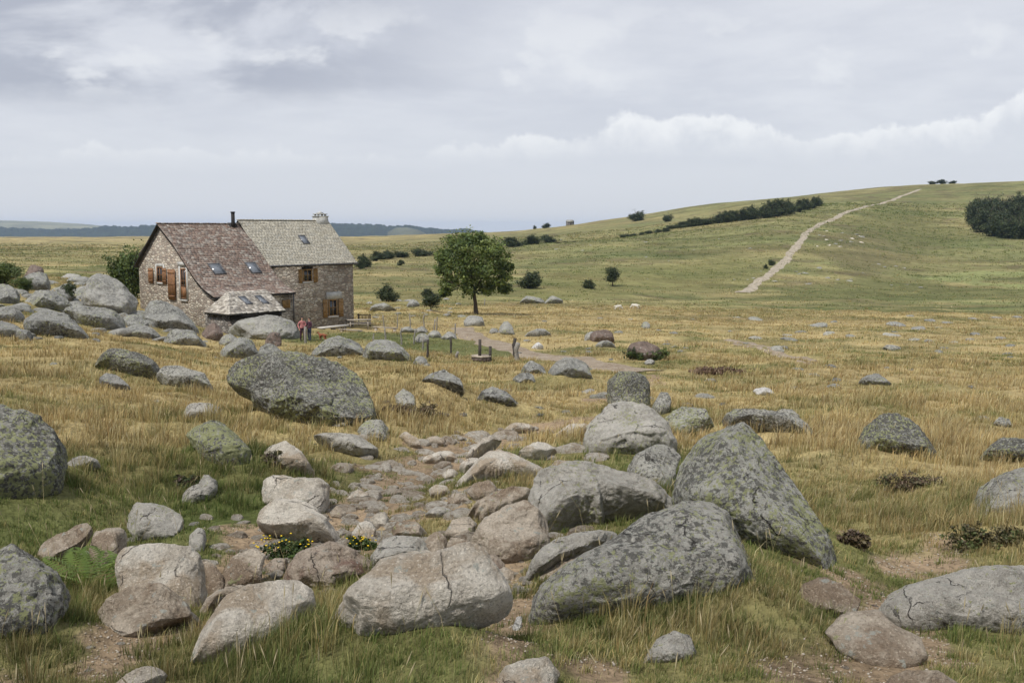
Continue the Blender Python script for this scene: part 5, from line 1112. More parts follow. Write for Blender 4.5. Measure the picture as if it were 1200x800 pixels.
# slatted rail panel behind it
p0 = at(420, 379, 88.5); p1 = at(433.5, 379, 88.0); z0 = max(float(G(p0.x, p0.y)), at(420, 381, 88.5).z - .4)
rail = empty('wooden_railing', (p0.x, p0.y, float(G(p0.x, p0.y)))); tag(rail, 'dark slatted railing panel behind the picnic table', 'railing'); off = Vector(rail.location)
ztop = at(420, 368.5, 88.3).z; zbt = at(420, 378.5, 88.3).z
mb = MB()
for i in range(9):
    p = p0.lerp(p1, i / 8) - off; mb.tube([(p.x, p.y, zbt - off.z), (p.x, p.y, ztop - off.z - .05)], [.035, .035], 4)
mb.build('baluster', M['postdark'], rail)['kind'] = 'stuff'
mb = MB(); beam(mb, Vector((p0.x - off.x - .1, p0.y - off.y, ztop - off.z)), Vector((p1.x - off.x + .1, p1.y - off.y, ztop - off.z)), .08, .07); mb.build('top_rail', M['postdark'], rail)
mb = MB(); beam(mb, Vector((p0.x - off.x - .1, p0.y - off.y, zbt - off.z + .05)), Vector((p1.x - off.x + .1, p1.y - off.y, zbt - off.z + .05)), .08, .07); mb.build('bottom_rail', M['postdark'], rail)
for q in (p0, p1):
    mb = MB(); mb.tube([(q.x - off.x, q.y - off.y + .09, float(G(q.x, q.y)) - off.z - .2), (q.x - off.x, q.y - off.y + .09, ztop - off.z + .06)], [.06, .06], 6); mb.build('post', M['postdark'], rail)
# low plank bench further right
def plank_bench(xa, ya, xb, yb, Y, label):
    a, b = at(xa, ya, Y), at(xb, yb, Y); g_ = float(G(a.x, a.y)); t = empty('plank_bench', (a.x, a.y, g_)); tag(t, label, 'bench'); off = Vector(t.location)
    mb = MB(); beam(mb, a - off, b - off, .3, .07); mb.build('seat', M['plank'], t)
    for k in (.12, .88):
        p = a.lerp(b, k); mb = MB(); z_ = float(G(p.x, p.y)) - off.z - .2; mb.box(p.x - off.x - .12, p.x - off.x + .12, p.y - off.y - .12, p.y - off.y + .12, z_, max(z_ + .1, p.z - off.z - .072)); mb.build('leg', M['plank'], t)
plank_bench(437, 382.5, 466, 384, 84, 'low grey plank bench right of the picnic table')
plank_bench(397, 385, 425, 387, 81, 'long low plank bench in front of the picnic table')

def post_mesh(h, r, seed, mat):
    rs = random.Random(seed); mb = MB(); n_ = 5; pts = [(rs.uniform(-.02, .02) * i, rs.uniform(-.02, .02) * i, -.3 + (h + .3) * i / (n_ - 1)) for i in range(n_)]
    mb.tube(pts, [r * rs.uniform(.85, 1.15) for _ in range(n_)], 7); return mb
def fence(name, posts, label, wires=2, dark=(), r=.055):
    """posts: (px, py_base, py_top)"""
    P = []; 
    for x, yb, yt in posts:
        p = hit(x, yb, 30); top = at(x, yt, p.y).z; P.append((p, max(.5, top - p.z)))
    root = empty(name, P[0][0]); tag(root, label, 'fence'); off = Vector(root.location)
    for i, (p, h) in enumerate(P):
        mb = post_mesh(h, r, i + len(label), None); o = mb.build('post', M['postdark' if i in dark else 'post'], root, smooth=True); o.location = p - off
    for kx in range(wires):
        mb = MB(); fr_ = .92 - .4 * kx; pts = []
        for i, (p, h) in enumerate(P): pts.append(p + Vector((0, 0, h * fr_)) - off)
        q = []
        for i in range(len(pts) - 1):
            for k_ in range(4): t_ = k_ / 4; v_ = pts[i].lerp(pts[i + 1], t_); v_.z -= .05 * math.sin(t_ * math.pi); q.append(v_)
        q.append(pts[-1]); mb.tube(q, [.008] * len(q), 4); mb.build('wire', M['wire'], root)
    return root
fence('post_fence', [(450, 383, 369), (465.5, 384, 368), (481, 385, 367), (497, 386, 368.5), (509, 388, 374), (511.5, 387, 371), (533, 392, 379)], 'wire fence on pale wooden posts behind the lawn')
fence('post_fence', [(437, 402, 391), (452, 400, 383), (470.5, 404, 384), (485.5, 403, 385), (495, 410, 395), (500.5, 420, 398)], 'wire fence on grey posts crossing the green lawn', dark=(5,))
def lone_post(x, yb, yt, label, r=.07, mat='post', lean=0):
    p = hit(x, yb, 25); h = at(x, yt, p.y).z - p.z; o = post_mesh(h, r, int(x), None).build('wooden_post', M[mat], None, smooth=True); o.location = p; o.rotation_euler = (0, lean, .3); tag(o, label, 'post')
lone_post(528.5, 415, 396, 'thin dark post standing alone in the grass below the lawn', .06, 'postdark')
lone_post(535.5, 420, 412, 'short pale stake left of the round stone well', .07)
lone_post(603, 420, 396, 'dark post, left one of the pair beside the farm track', .10, 'postdark')
lone_post(606, 423, 402, 'pale thicker post, right one of the pair beside the farm track', .13)
lone_post(358, 402, 383, 'pale leaning post in front of the two people', .09, 'post', .05)
lone_post(318, 392, 377, 'thin dark post behind the dark standing stone', .05, 'postdark')
lone_post(568, 358, 350, 'short far stake right of the lone tree trunk', .08)
# round well with two uprights
p = hit(564, 424, 25); rad = 11.8 / F * p.y; hw = at(564, 415.5, p.y).z - p.z
well = empty('stone_well', p + Vector((0, rad * .5, 0))); tag(well, 'low round brown stone well with two wooden uprights', 'well')
mb = MB(); seg = 28
for ring in range(3):
    for k in range(seg // 2):
        a0 = (k + .5 * (ring % 2)) * 4 * math.pi / seg; a1 = a0 + 4 * math.pi / seg - .03; z0_ = -.25 + ring * (hw + .1) / 3; z1_ = z0_ + (hw + .1) / 3 - .015; r0 = rad * random.uniform(.97, 1.03); ri = rad * .72
        q = []
        for z_ in (z0_, z1_):
            for (rr_, aa) in ((r0, a0), (r0, (a0 + a1) / 2), (r0, a1), (ri, a1), (ri, a0)): q.append((rr_ * math.cos(aa), rr_ * math.sin(aa), z_))
        mb.add(q, [(0, 4, 3, 2, 1), (5, 6, 7, 8, 9), (0, 1, 6, 5), (1, 2, 7, 6), (2, 3, 8, 7), (3, 4, 9, 8), (4, 0, 5, 9)])
mb.build('well_wall', M['farbrown'], well)
mb = MB(); mb.tube([(0, 0, -.2 + hw * .8), (0, 0, hw - .13)], [rad * .715] * 2, 28); mb.build('well_lid', M['farbrown'], well)
mb = MB(); mb.tube([(0, 0, hw - .128), (0, 0, hw - .06)], [rad * 1.02, rad * 1.02], 28); mb.build('rim', M['tan'], well)
for x, yt in ((562, 398), (574, 406)):
    q = at(x, 415, p.y + rad * .3); mb = MB(); mb.tube([(q.x - well.location.x, q.y - well.location.y, -.1), (q.x - well.location.x + .02, q.y - well.location.y, at(x, yt, p.y).z - p.z)], [.085, .07], 7); mb.build('upright', M['postdark'], well)

# ---------------------------------------------------------------- two people, a dog, sheep
def skin_body(name, verts, edges, rads, mats, parent=None, loc=None, sub=2):
    me = bpy.data.meshes.new(name); me.from_pydata(verts, edges, []); o = bpy.data.objects.new(name, me); COL.objects.link(o)
    md = o.modifiers.new('s', 'SKIN'); md.use_smooth_shade = True
    for i, sv in enumerate(me.skin_vertices[0].data): sv.radius = rads[i] if isinstance(rads[i], tuple) else (rads[i], rads[i]); sv.use_root = (i == 0)
    o.modifiers.new('u', 'SUBSURF').levels = sub
    dg = bpy.context.evaluated_depsgraph_get(); ev = bpy.data.meshes.new_from_object(o.evaluated_get(dg)); bpy.data.objects.remove(o); ev.name = name; ev.materials.clear(); ev.materials.append(mats)
    r = link(name, ev, None, parent, loc); return r
def garment(body, name, keep, mat, grow):
    me = body.data; V_ = np.array([v.co[:] for v in me.vertices]); Nn = np.array([v.normal[:] for v in me.vertices]); F_ = [list(p.vertices) for p in me.polygons]
    F_ = [f for f in F_ if all(keep(V_[i]) for i in f)]; used = sorted({i for f in F_ for i in f}); mp = {u_: k for k, u_ in enumerate(used)}
    m2 = bpy.data.meshes.new(name); m2.from_pydata([tuple(V_[i] + Nn[i] * grow) for i in used], [], [[mp[i] for i in f] for f in F_]); return link(name, m2, mat, body)
def person(px, py, Y, H, yaw, top, trousers, label, arms, hairlen=.0, face_up=0):
    p = hit(px, py, 30); s = H / 1.72
    v = [(0, 0, .95), (0, 0, 1.12), (0, 0, 1.32), (0, 0, 1.45), (0, -.01, 1.52), (0, -.02, 1.60), (0, -.02, 1.70),
         (.10, 0, .90), (.11, -.03, .50), (.11, 0, .09), (.12, -.13, .04), (-.10, 0, .90), (-.12, -.05, .50), (-.12, .05, .09), (-.13, -.08, .04)]
    r = [(.15, .105), (.125, .095), (.155, .105), (.09, .07), .052, (.075, .09), (.062, .075), .088, .058, .040, .036, .088, .058, .040, .036]
    e = [(0, 1), (1, 2), (2, 3), (3, 4), (4, 5), (5, 6), (0, 7), (7, 8), (8, 9), (9, 10), (0, 11), (11, 12), (12, 13), (13, 14)]
    for sx, (el, wr) in zip((1, -1), arms):
        b = len(v); v += [(sx * .19, 0, 1.38), el, wr]; r += [.05, .037, .026]; e += [(2, b), (b, b + 1), (b + 1, b + 2)]
        w_ = Vector(wr); dr = (w_ - Vector(el)).normalized(); side = dr.cross(Vector((0, 0, 1))).normalized(); palm = w_ + dr * .06; v.append(tuple(palm)); r.append((.028, .018)); e.append((b + 2, b + 3))
        for k_ in range(4):
            off_ = side * (-.024 + .016 * k_); c_ = len(v); ln = (.055, .065, .062, .05)[k_]
            v += [tuple(palm + off_ + dr * .03), tuple(palm + off_ * 1.1 + dr * (.03 + ln) - Vector((0, 0, .012)))]; r += [.0085, .0075]; e += [(b + 3, c_), (c_, c_ + 1)]
        c_ = len(v); v += [tuple(palm - side * .045 + dr * .0), tuple(palm - side * .058 + dr * .035)]; r += [.010, .008]; e += [(b + 3, c_), (c_, c_ + 1)]
    v = [tuple(c * s for c in q) for q in v]; r = [tuple(c * s for c in q) if isinstance(q, tuple) else q * s for q in r]
    o = skin_body('person', v, e, r, M['skin'], None, p); o.rotation_euler = (0, 0, yaw); tag(o, label, 'person')
    garment(o, 'shirt', lambda c: .93 * s < c[2] < 1.47 * s or (abs(c[0]) > .16 * s and .98 * s < c[2] < 1.42 * s), M[top], .014)
    garment(o, 'trousers', lambda c: .08 * s < c[2] < .99 * s and abs(c[0]) < .21 * s, M[trousers], .010)
    garment(o, 'shoes', lambda c: c[2] < .10 * s, M['blackish'], .008)
    # hair cap and face
    vv, ff = ico(3); hv_ = vv * np.array([.094, .112, .10]) * s + np.array([0, .0, 1.665]) * s
    keep = [f for f in ff if all((vv[i][1] > -.35 or vv[i][2] > .42) and vv[i][2] > -.75 for i in f)]
    if hairlen: hv_[:, 2] -= np.where(vv[:, 2] < 0, -vv[:, 2] * hairlen, 0) * np.where(vv[:, 1] > -.2, 1, 0)
    m2 = bpy.data.meshes.new('hair'); m2.from_pydata([tuple(x) for x in hv_], [], [list(map(int, f)) for f in keep]); link('hair', m2, M['hair'], o)
    mb = MB()
    for sx in (-1, 1): mb.box(sx * .03 * s - .010, sx * .03 * s + .010, -.118 * s, -.098 * s, 1.642 * s, 1.655 * s)
    mb.build('eyes', M['blackish'], o)
    mb = MB(); mb.add([(-.012 * s, -.10 * s, 1.60 * s), (.012 * s, -.10 * s, 1.60 * s), (0, -.128 * s, 1.605 * s), (0, -.10 * s, 1.65 * s)], [(0, 1, 2), (0, 2, 3), (1, 3, 2), (0, 3, 1)]); mb.build('nose', M['skin'], o)
    return o
person(354.5, 399.5, 76, 1.62, .5, 'pink', 'plum', 'dark-haired person in a dusty pink top, left of the pale post', [((.27, -.05, 1.12), (.12, -.22, 1.12)), ((-.30, .03, 1.13), (-.26, -.12, .92))], .12)
person(363.0, 399.0, 76, 1.55, -.7, 'plum', 'denim', 'dark-haired person in dark plum clothes, right of the pale post', [((.28, -.03, 1.12), (.16, -.2, 1.0)), ((-.27, -.06, 1.12), (-.12, -.24, 1.10))], 0)
def quadruped(name, px, py, L, H, yaw, mat, label, cat, woolly=False, grazing=False, group=None, ymin=30, tail=True):
    p = hit(px, py, ymin); l, h = L, H; bt = .62 * h; rb = (.17 if not woolly else .25) * h
    hz = (.30 * h if grazing else .98 * h); hx = .62 * l if grazing else .60 * l
    v = [(0, 0, bt + .1 * h), (.26 * l, 0, bt + .1 * h), (.40 * l, 0, bt + .2 * h), (.50 * l, 0, (hz + bt) / 2 + (.1 * h)), (hx, 0, hz), (hx + .13 * l, 0, hz - .10 * h), (-.26 * l, 0, bt + .12 * h), (-.40 * l, 0, bt + .1 * h)]
    r = [(rb * .92, rb * .95), (rb * 1.05, rb * 1.15), (rb * .6, rb * .7), (rb * .42, rb * .5), (rb * .42, rb * .45), (rb * .22, rb * .24), (rb * .85, rb * .95), (rb * .5, rb * .6)]
    e = [(0, 1), (1, 2), (2, 3), (3, 4), (4, 5), (0, 6), (6, 7)]
    for sy in (-1, 1):
        b = len(v); v += [(.27 * l, sy * .09 * h, .48 * h), (.25 * l, sy * .10 * h, .27 * h), (.27 * l, sy * .10 * h, .03 * h)]; r += [.085 * h, .045 * h, .035 * h]; e += [(1, b), (b, b + 1), (b + 1, b + 2)]
        b = len(v); v += [(-.26 * l, sy * .10 * h, .46 * h), (-.42 * l, sy * .10 * h, .26 * h), (-.38 * l, sy * .10 * h, .03 * h)]; r += [.11 * h, .045 * h, .035 * h]; e += [(6, b), (b, b + 1), (b + 1, b + 2)]
        b = len(v); v += [(hx - .04 * l, sy * .06 * h, hz + .08 * h), (hx - .09 * l, sy * .10 * h, hz + (.02 if woolly or 1 else .15) * h)]; r += [.030 * h, .022 * h]; e += [(4, b), (b, b + 1)]
    if tail: b = len(v); v += [(-.52 * l, 0, bt + .12 * h), (-.60 * l, 0, bt - .1 * h)]; r += [.045 * h, .03 * h]; e += [(7, b), (b, b + 1)]
    o = skin_body(name, v, e, r, M[mat], None, p); o.rotation_euler = (0, 0, yaw); tag(o, label, cat, group); return o
quadruped('dog', 378, 399.5, .72, .58, 2.6, 'redfur', 'red-brown dog standing on the lawn beside the two people', 'dog')
for i, (x, y, yw) in enumerate([(724, 363.2, .3), (744.5, 361.8, 2.9)]):
    quadruped('sheep', x, y, 1.05, .72, yw, 'woolly', ['white sheep grazing on the plain, left one of two', 'white sheep grazing on the plain, right one of two'][i], 'sheep', True, True, 'sheep grazing on the plain', 60)
# ---------------------------------------------------------------- trees and shrubs
def leaves_mesh(name, lobes, per_lobe, ls, seed, cols, shell=0.62, flat=1.0):
    """lobes: (x,y,z,rx,ry,rz); leaf-sized quads spread through each lobe in clumps"""
    rs = np.random.default_rng(seed); VV = []; CC = []
    for (x, y, z, rx, ry, rz) in lobes:
        n_cl = max(6, per_lobe // 16); d = rs.normal(size=(n_cl, 3)); d /= np.linalg.norm(d, axis=1)[:, None]
        rad = shell + (1 - shell) * rs.random(n_cl) ** 0.6; rad *= 1 + 0.30 * rs.normal(size=n_cl).clip(-1.2, 1.5)
        cc = d * rad[:, None] * np.array([rx, ry, rz]) + np.array([x, y, z]); k = per_lobe // n_cl
        cr = 0.20 * (rx * ry * rz) ** (1 / 3)
        tone = np.array(cols)[rs.integers(0, len(cols), n_cl)] * rs.uniform(.75, 1.25, n_cl)[:, None]
        P = np.repeat(cc, k, 0) + rs.normal(size=(n_cl * k, 3)) * cr * np.array([1, 1, .7])
        out = np.repeat(d, k, 0); nn = out * .8 + rs.normal(size=P.shape) * .75 + np.array([0, 0, .45]); nn /= np.linalg.norm(nn, axis=1)[:, None]
        t = np.cross(nn, rs.normal(size=P.shape)); t /= np.linalg.norm(t, axis=1)[:, None]; b = np.cross(nn, t); s = ls * rs.uniform(.6, 1.3, len(P))[:, None]
        q = np.stack([P + t * s * .5, P + b * s * .32 - nn * s * .06, P - t * s * .5, P - b * s * .32 - nn * s * .06], 1)
        VV.append(q.reshape(-1, 3)); CC.append(np.repeat(np.repeat(tone, k, 0) * rs.uniform(.85, 1.15, len(P))[:, None], 4, 0))
    V_ = np.concatenate(VV); nq = len(V_) // 4
    return mesh_np(name, V_, np.arange(len(V_)), np.full(nq, 4), np.concatenate(CC))
GREENS = [(.080, .120, .030), (.11, .15, .038), (.058, .090, .026), (.13, .16, .045)]
DARKS = [(.046, .066, .024), (.060, .082, .030), (.036, .052, .021), (.075, .092, .036)]
# the lone tree
p = hit(558, 368.5, 60); Y0 = p.y; mpp = Y0 / F
tree = empty('tree', p); tag(tree, 'lone full-crowned broadleaf tree with leaning trunk in the middle of the pasture', 'tree')
L_ = [(530, 296, 20), (552, 290, 21), (575, 293, 18), (588, 306, 13), (519, 314, 12), (540, 315, 22), (566, 314, 22), (588, 322, 13), (526, 332, 13), (548, 335, 13), (572, 335, 13), (591, 337, 9), (545, 281, 11), (563, 280, 10), (533, 284, 10), (517, 301, 10), (597, 313, 5), (521, 342, 7)]
lob = []
for i, (x, y, r) in enumerate(L_):
    q = at(x, y, Y0) - p; rr = r * mpp
    for dy in ((-.55, .55) if r > 15 else (random.uniform(-.3, .3),)): lob.append((q.x, q.y + dy * 2.4, q.z, rr * .84, rr * 1.1, rr * .76))
link('crown', leaves_mesh('crown', lob, 900, .30, 4, [(.095, .140, .034), (.13, .175, .044), (.175, .215, .06), (.065, .10, .028)], .45), M['leaf'], tree, smooth=False)
mb = MB(); q1 = at(555.5, 345, Y0) - p; q2 = at(553, 330, Y0) - p
mb.tube([(0, 0, -.3), (-.03, 0, .25), tuple(q1 * .55 + Vector((.05, 0, 0))), tuple(q1), tuple(q2)], [.36, .27, .21, .20, .17], 10)
for x, y, dy in ((535, 308, 1), (570, 310, -1), (548, 295, -1.2), (580, 328, 1.2), (525, 328, -1), (562, 300, 1.5)):
    t = at(x, y, Y0) - p; m_ = q1.lerp(t, .5) + Vector((random.uniform(-.2, .2), dy * .5, .1)); mb.tube([tuple(q1 + Vector((0, 0, random.uniform(-.1, .4)))), tuple(m_), (t.x, t.y + dy, t.z)], [.11, .07, .03], 7)
mb.build('trunk', M['bark'], tree, smooth=True)
# prototypes for the rest
def tree_proto(i, dark, n, ls, kind):
    rs = random.Random(90 + i); lob = []
    if kind == 'tree':
        for k in range(11):
            an = rs.uniform(0, 6.28); rr_ = rs.uniform(0, .30); z = rs.uniform(.34, .80); sq = 1 - abs(z - .55) * .9; lob.append((rr_ * math.cos(an) * sq * 1.25, rr_ * math.sin(an) * sq * 1.25, z, .21, .21, .17))
        lob.append((0, 0, .55, .33, .33, .30))
    else:
        for k in range(11):
            an = rs.uniform(0, 6.28); rr_ = rs.uniform(.05, .33); z = rs.uniform(.12, .72 - rr_ * .7); lob.append((rr_ * math.cos(an), rr_ * math.sin(an), z, .20, .20, .19))
        lob.append((0, 0, .36, .33, .33, .34))
    cm = leaves_mesh('crown', lob, n, ls, 60 + i, DARKS if dark else GREENS, .4); cm.materials.append(M['leaf'])
    mb = MB(); mb.tube([(0, 0, -.06), (.005, 0, .12), (0, .01, .35), (.01, 0, .62)], [.038, .026, .022, .012], 7)
    for k in range(5):
        an = rs.uniform(0, 6.28); mb.tube([(0, 0, .22 + .06 * k), (.14 * math.cos(an), .14 * math.sin(an), .42 + .05 * k), (.24 * math.cos(an), .24 * math.sin(an), .55 + .05 * k)], [.013, .009, .004], 5)
    tm = mb.build('trunk', M['bark'], None, True); me = tm.data; bpy.data.objects.remove(tm); return cm, me
TP = {('tree', True): [tree_proto(i, True, 520, .052, 'tree') for i in range(3)], ('bush', True): [tree_proto(i + 5, True, 520, .052, 'bush') for i in range(3)],
      ('tree', False): [tree_proto(i + 9, False, 700, .045, 'tree') for i in range(2)], ('bush', False): [tree_proto(i + 14, False, 620, .045, 'bush') for i in range(2)]}
def tree_at(px, Y, ytop, wpx, label, cat='tree', kind='bush', dark=True, group=None, ybase=None, name=None, sink=0.0):
    if ybase is not None: p = hit(px, ybase, Y or 30)
    else: q = at(px, 300, Y); p = Vector((q.x, q.y, float(G(q.x, q.y))))
    H = at(px, ytop, p.y).z - p.z + sink; H = max(H, .4); Wd = wpx / F * p.y
    name = name or ('tree' if cat == 'tree' else 'shrub'); t = empty(name, p - Vector((0, 0, sink))); tag(t, label, cat, group)
    cm, tm = TP[(kind, dark)][random.randrange(len(TP[(kind, dark)]))]; rz = random.uniform(0, 6.28)
    for nm, me in (('crown', cm), ('trunk', tm)):
        o = bpy.data.objects.new(nm, me); COL.objects.link(o); o.parent = t; o.scale = (Wd / .92, Wd / .92, H / .93); o.rotation_euler = (0, 0, rz)
    return t
tree_at(153, 95, 274, 60, 'leafy green tree behind the left gable of the farmhouse', kind='bush', dark=False)
tree_at(6, 70, 303, 44, 'bright green bush at the left edge above the rocks', 'shrub', dark=False, ybase=345)
tree_at(26, 66, 318, 26, 'smaller green bush right of the bright bush at the left edge', 'shrub', dark=False, ybase=343)
tree_at(77, 66, 326, 26, 'dark green bush among the rocks left of the tilted boulder', 'shrub', dark=True, ybase=352)
tree_at(162, 62, 372, 14, 'small green tuft bush in the rocks under the gable', 'shrub', dark=False, ybase=382)
tree_at(453, 100, 329, 28, 'round dark bush on the rocky bank right of the farmhouse', 'shrub', ybase=353)
tree_at(503, 110, 336, 20, 'dark bush just behind the low crooked tree', 'shrub', ybase=350)
tree_at(505, 100, 346, 24, 'low crooked green tree with a bare stem behind the fence', kind='tree', ybase=364)
tree_at(621, 100, 315, 32, 'dark pointed thicket right of the lone tree at the slope foot', 'shrub', ybase=338)
tree_at(690, 120, 326, 17, 'low dark bush, left of the small round tree on the slope', 'shrub', ybase=338)
tree_at(718, 120, 313, 22, 'small round dark tree alone at the foot of the slope', kind='tree', ybase=335)
tree_at(469, 250, 303.5, 11, 'tiny bush on the pale ridge below the dark hedge', 'shrub', ybase=311)
tree_at(904, 200, 301, 9, 'small dark bush beside the pale hill track, upper of two', 'shrub', ybase=311)
tree_at(897, 200, 308, 6, 'small dark bush beside the pale hill track, lower of two', 'shrub', ybase=315)
for x, yt, wd, yb in ((429, 295, 21, 313), (423, 303, 14, 315), (440, 292.5, 17, 306), (448, 292, 16, 304), (457, 291, 18, 303), (469, 290, 21, 302)): tree_at(x, 200, yt, wd, 'dark tree in the hedge row just right of the farmhouse roof', group='dark hedge row right of the farmhouse', ybase=yb)
tree_at(494, 200, 287.5, 28, 'dark rounded tree just right of the hedge row beyond the farmhouse', ybase=300.5)
tree_at(601, 200, 276, 29, 'dark rounded tree low on the ridge beside the lone tree crown', ybase=289.5)
tree_at(625, 200, 272.5, 24, ybase=286.5, label= 'left one of two touching dark trees on the ridge right of the lone tree')
tree_at(644, 200, 273.5, 25, ybase=284.5, label= 'right one of two touching dark trees on the ridge right of the lone tree')
for x, yt, wd in ((655, 285, 11), (664, 284.5, 11), (672, 284, 9)): tree_at(x, 400, yt, wd, 'low dark shrub in a short line on the ridge', 'shrub', group='short line of shrubs on the ridge', ybase=290)
rx = lambda x: float(np.interp(x, [727, 800, 850, 900, 963], [474, 458, 492, 522, 568]))
for x, yt, wd in ((732, 272.5, 12), (741, 272, 12), (751, 271, 9), (760, 269.5, 12), (770, 268, 11), (780, 266, 11)): tree_at(x, rx(x), yt, wd, 'low scrub bush trailing off the left end of the hillside wood', 'shrub', group='scrub at the left end of the hillside wood')
rs_ = random.Random(5)
for x, yt, wd in ((789, 262, 15), (799, 259, 17), (810, 255, 17), (820, 251, 18), (831, 252, 16), (841, 247, 17), (851, 245, 17), (862, 245, 16), (873, 241, 18), (884, 238, 18), (895, 236, 18), (905, 232, 19), (915, 230.5, 19), (926, 231, 17), (936, 232, 15), (945, 231, 14), (953, 229.5, 14), (960, 228.5, 10)):
    tree_at(x, 300, yt - .5, wd * 1.12, 'dark tree in the long wood slanting up the right hillside', group='long dark wood on the hillside', ybase=float(np.interp(x, [780, 820, 867, 893, 929, 947, 963], [269.5, 264.5, 259, 256, 250.5, 245.5, 241])))
tree_at(746, 700, 242.5, 20, 'rounded dark tree alone on the skyline above the hillside wood', ybase=None)
tree_at(782, 640, 247.5, 12, 'smaller dark tree below the skyline right of the rounded one')
tree_at(640, 870, 260, 12, 'tiny tree on the skyline left of the stone hut'); tree_at(627, 875, 263, 5, 'tiny bush on the skyline left of the tiny tree', 'shrub')
for x, yt, wd in ((1089, 210.5, 12), (1100, 209.5, 13), (1111, 211, 12)): tree_at(x, 842, yt, wd, 'dark tree in the small clump on the hilltop', group='small clump on the hilltop')
GV = [(1140, 262, 228, 20), (1150, 272, 238, 26), (1146, 250, 224, 22), (1160, 250, 222, 24), (1174, 252, 223, 24), (1188, 252, 221, 24), (1202, 252, 222, 24), (1165, 277, 245, 27), (1180, 279, 247, 28), (1196, 280, 246, 28), (1212, 279, 246, 28), (1158, 264, 233, 26), (1174, 266, 235, 26), (1190, 266, 234, 26), (1206, 266, 234, 26), (1222, 266, 232, 28), (1138, 252, 232, 16), (1216, 252, 222, 24)]
for x, yb, yt, wd in GV: tree_at(x, 250, yt, wd, 'dark tree in the dense grove at the right edge', group='dense grove at the right edge', ybase=yb)
# skirt of shrub round the pinkish boulder
p = hit(757, 421, 30); lob = []
for k in range(26):
    x = 736 + k * 1.75; q = at(x, 421 - 4.5 * (.4 + .6 * abs(math.sin(k * 1.3))) - (4 if k < 4 or k > 22 else 0), p.y - .25) - p; lob.append((q.x, q.y, max(q.z, .1), .22, .2, .22))
t = empty('shrub', p); tag(t, 'dark green low shrub wrapped round the pinkish brown boulder', 'shrub'); link('foliage', leaves_mesh('foliage', lob, 160, .07, 8, DARKS + GREENS[:2], .4), M['leaf'], t, smooth=False)
# stone hut on the skyline
q = at(668, 262, 850); g_ = float(G(q.x, q.y)); Hh = at(668, 260.5, 850).z - g_; Hr = at(668, 258, 850).z - g_; hut = empty('stone_hut', (q.x, q.y, g_), .3); tag(hut, 'tiny grey stone hut standing on the skyline', 'hut')
wv = 3.6; mb = MB(); mb.box(-wv * .8, wv * .8, -wv * .6, wv * .6, -1.5, Hh); mb.build('wall', M['wall_grey'], hut)
mb = MB(); mb.prism([(-wv * .68, Hh - .05), (0, Hr + .3), (wv * .68, Hh - .05)], 'x', -wv * .86, wv * .86); mb.build('roof', M['fargrey'], hut)
mb = MB(); mb.box(-.5, .5, -wv * .6 - .06, -wv * .6 - .003, 0, 2); mb.build('door', M['darkwood'], hut)

# ---------------------------------------------------------------- grass
FC = np.array([c for c, _, _, _ in FOOT]); FI = np.array([i for _, i, _, _ in FOOT]); FR = np.array([r for _, _, r, _ in FOOT])
def rock_clear(X, Y, lim=1.6):
    ok = np.ones(len(X), bool); near = np.full(len(X), 99.0)
    for c, ci, r in zip(FC, FI, FR):
        k = np.where(np.hypot(X - c[0], Y - c[1]) < r * 3.2 + .3)[0]
        if not len(k): continue
        d = np.stack([X[k] - c[0], Y[k] - c[1]], -1); m_ = np.einsum('ni,ij,nj->n', d, ci, d); ok[k] &= m_ > lim; near[k] = np.minimum(near[k], m_)
    return ok, near
HLOC = np.array([HO[0], HO[1]])
def off_house(X, Y):
    dx_, dy_ = X - HO[0], Y - HO[1]; t = dx_ * Dv[0] + dy_ * Dv[1]; h = dx_ * Nv[0] + dy_ * Nv[1]
    return ~((t > -.8) & (t < 16.6) & (h > -4.3) & (h < 7.4)) & ~((t > -1.2) & (t < 4) & (h > 7) & (h < 10.8))
TRW = [pl_world(TRACKS['farm']), pl_world(TRACKS['plain'])]
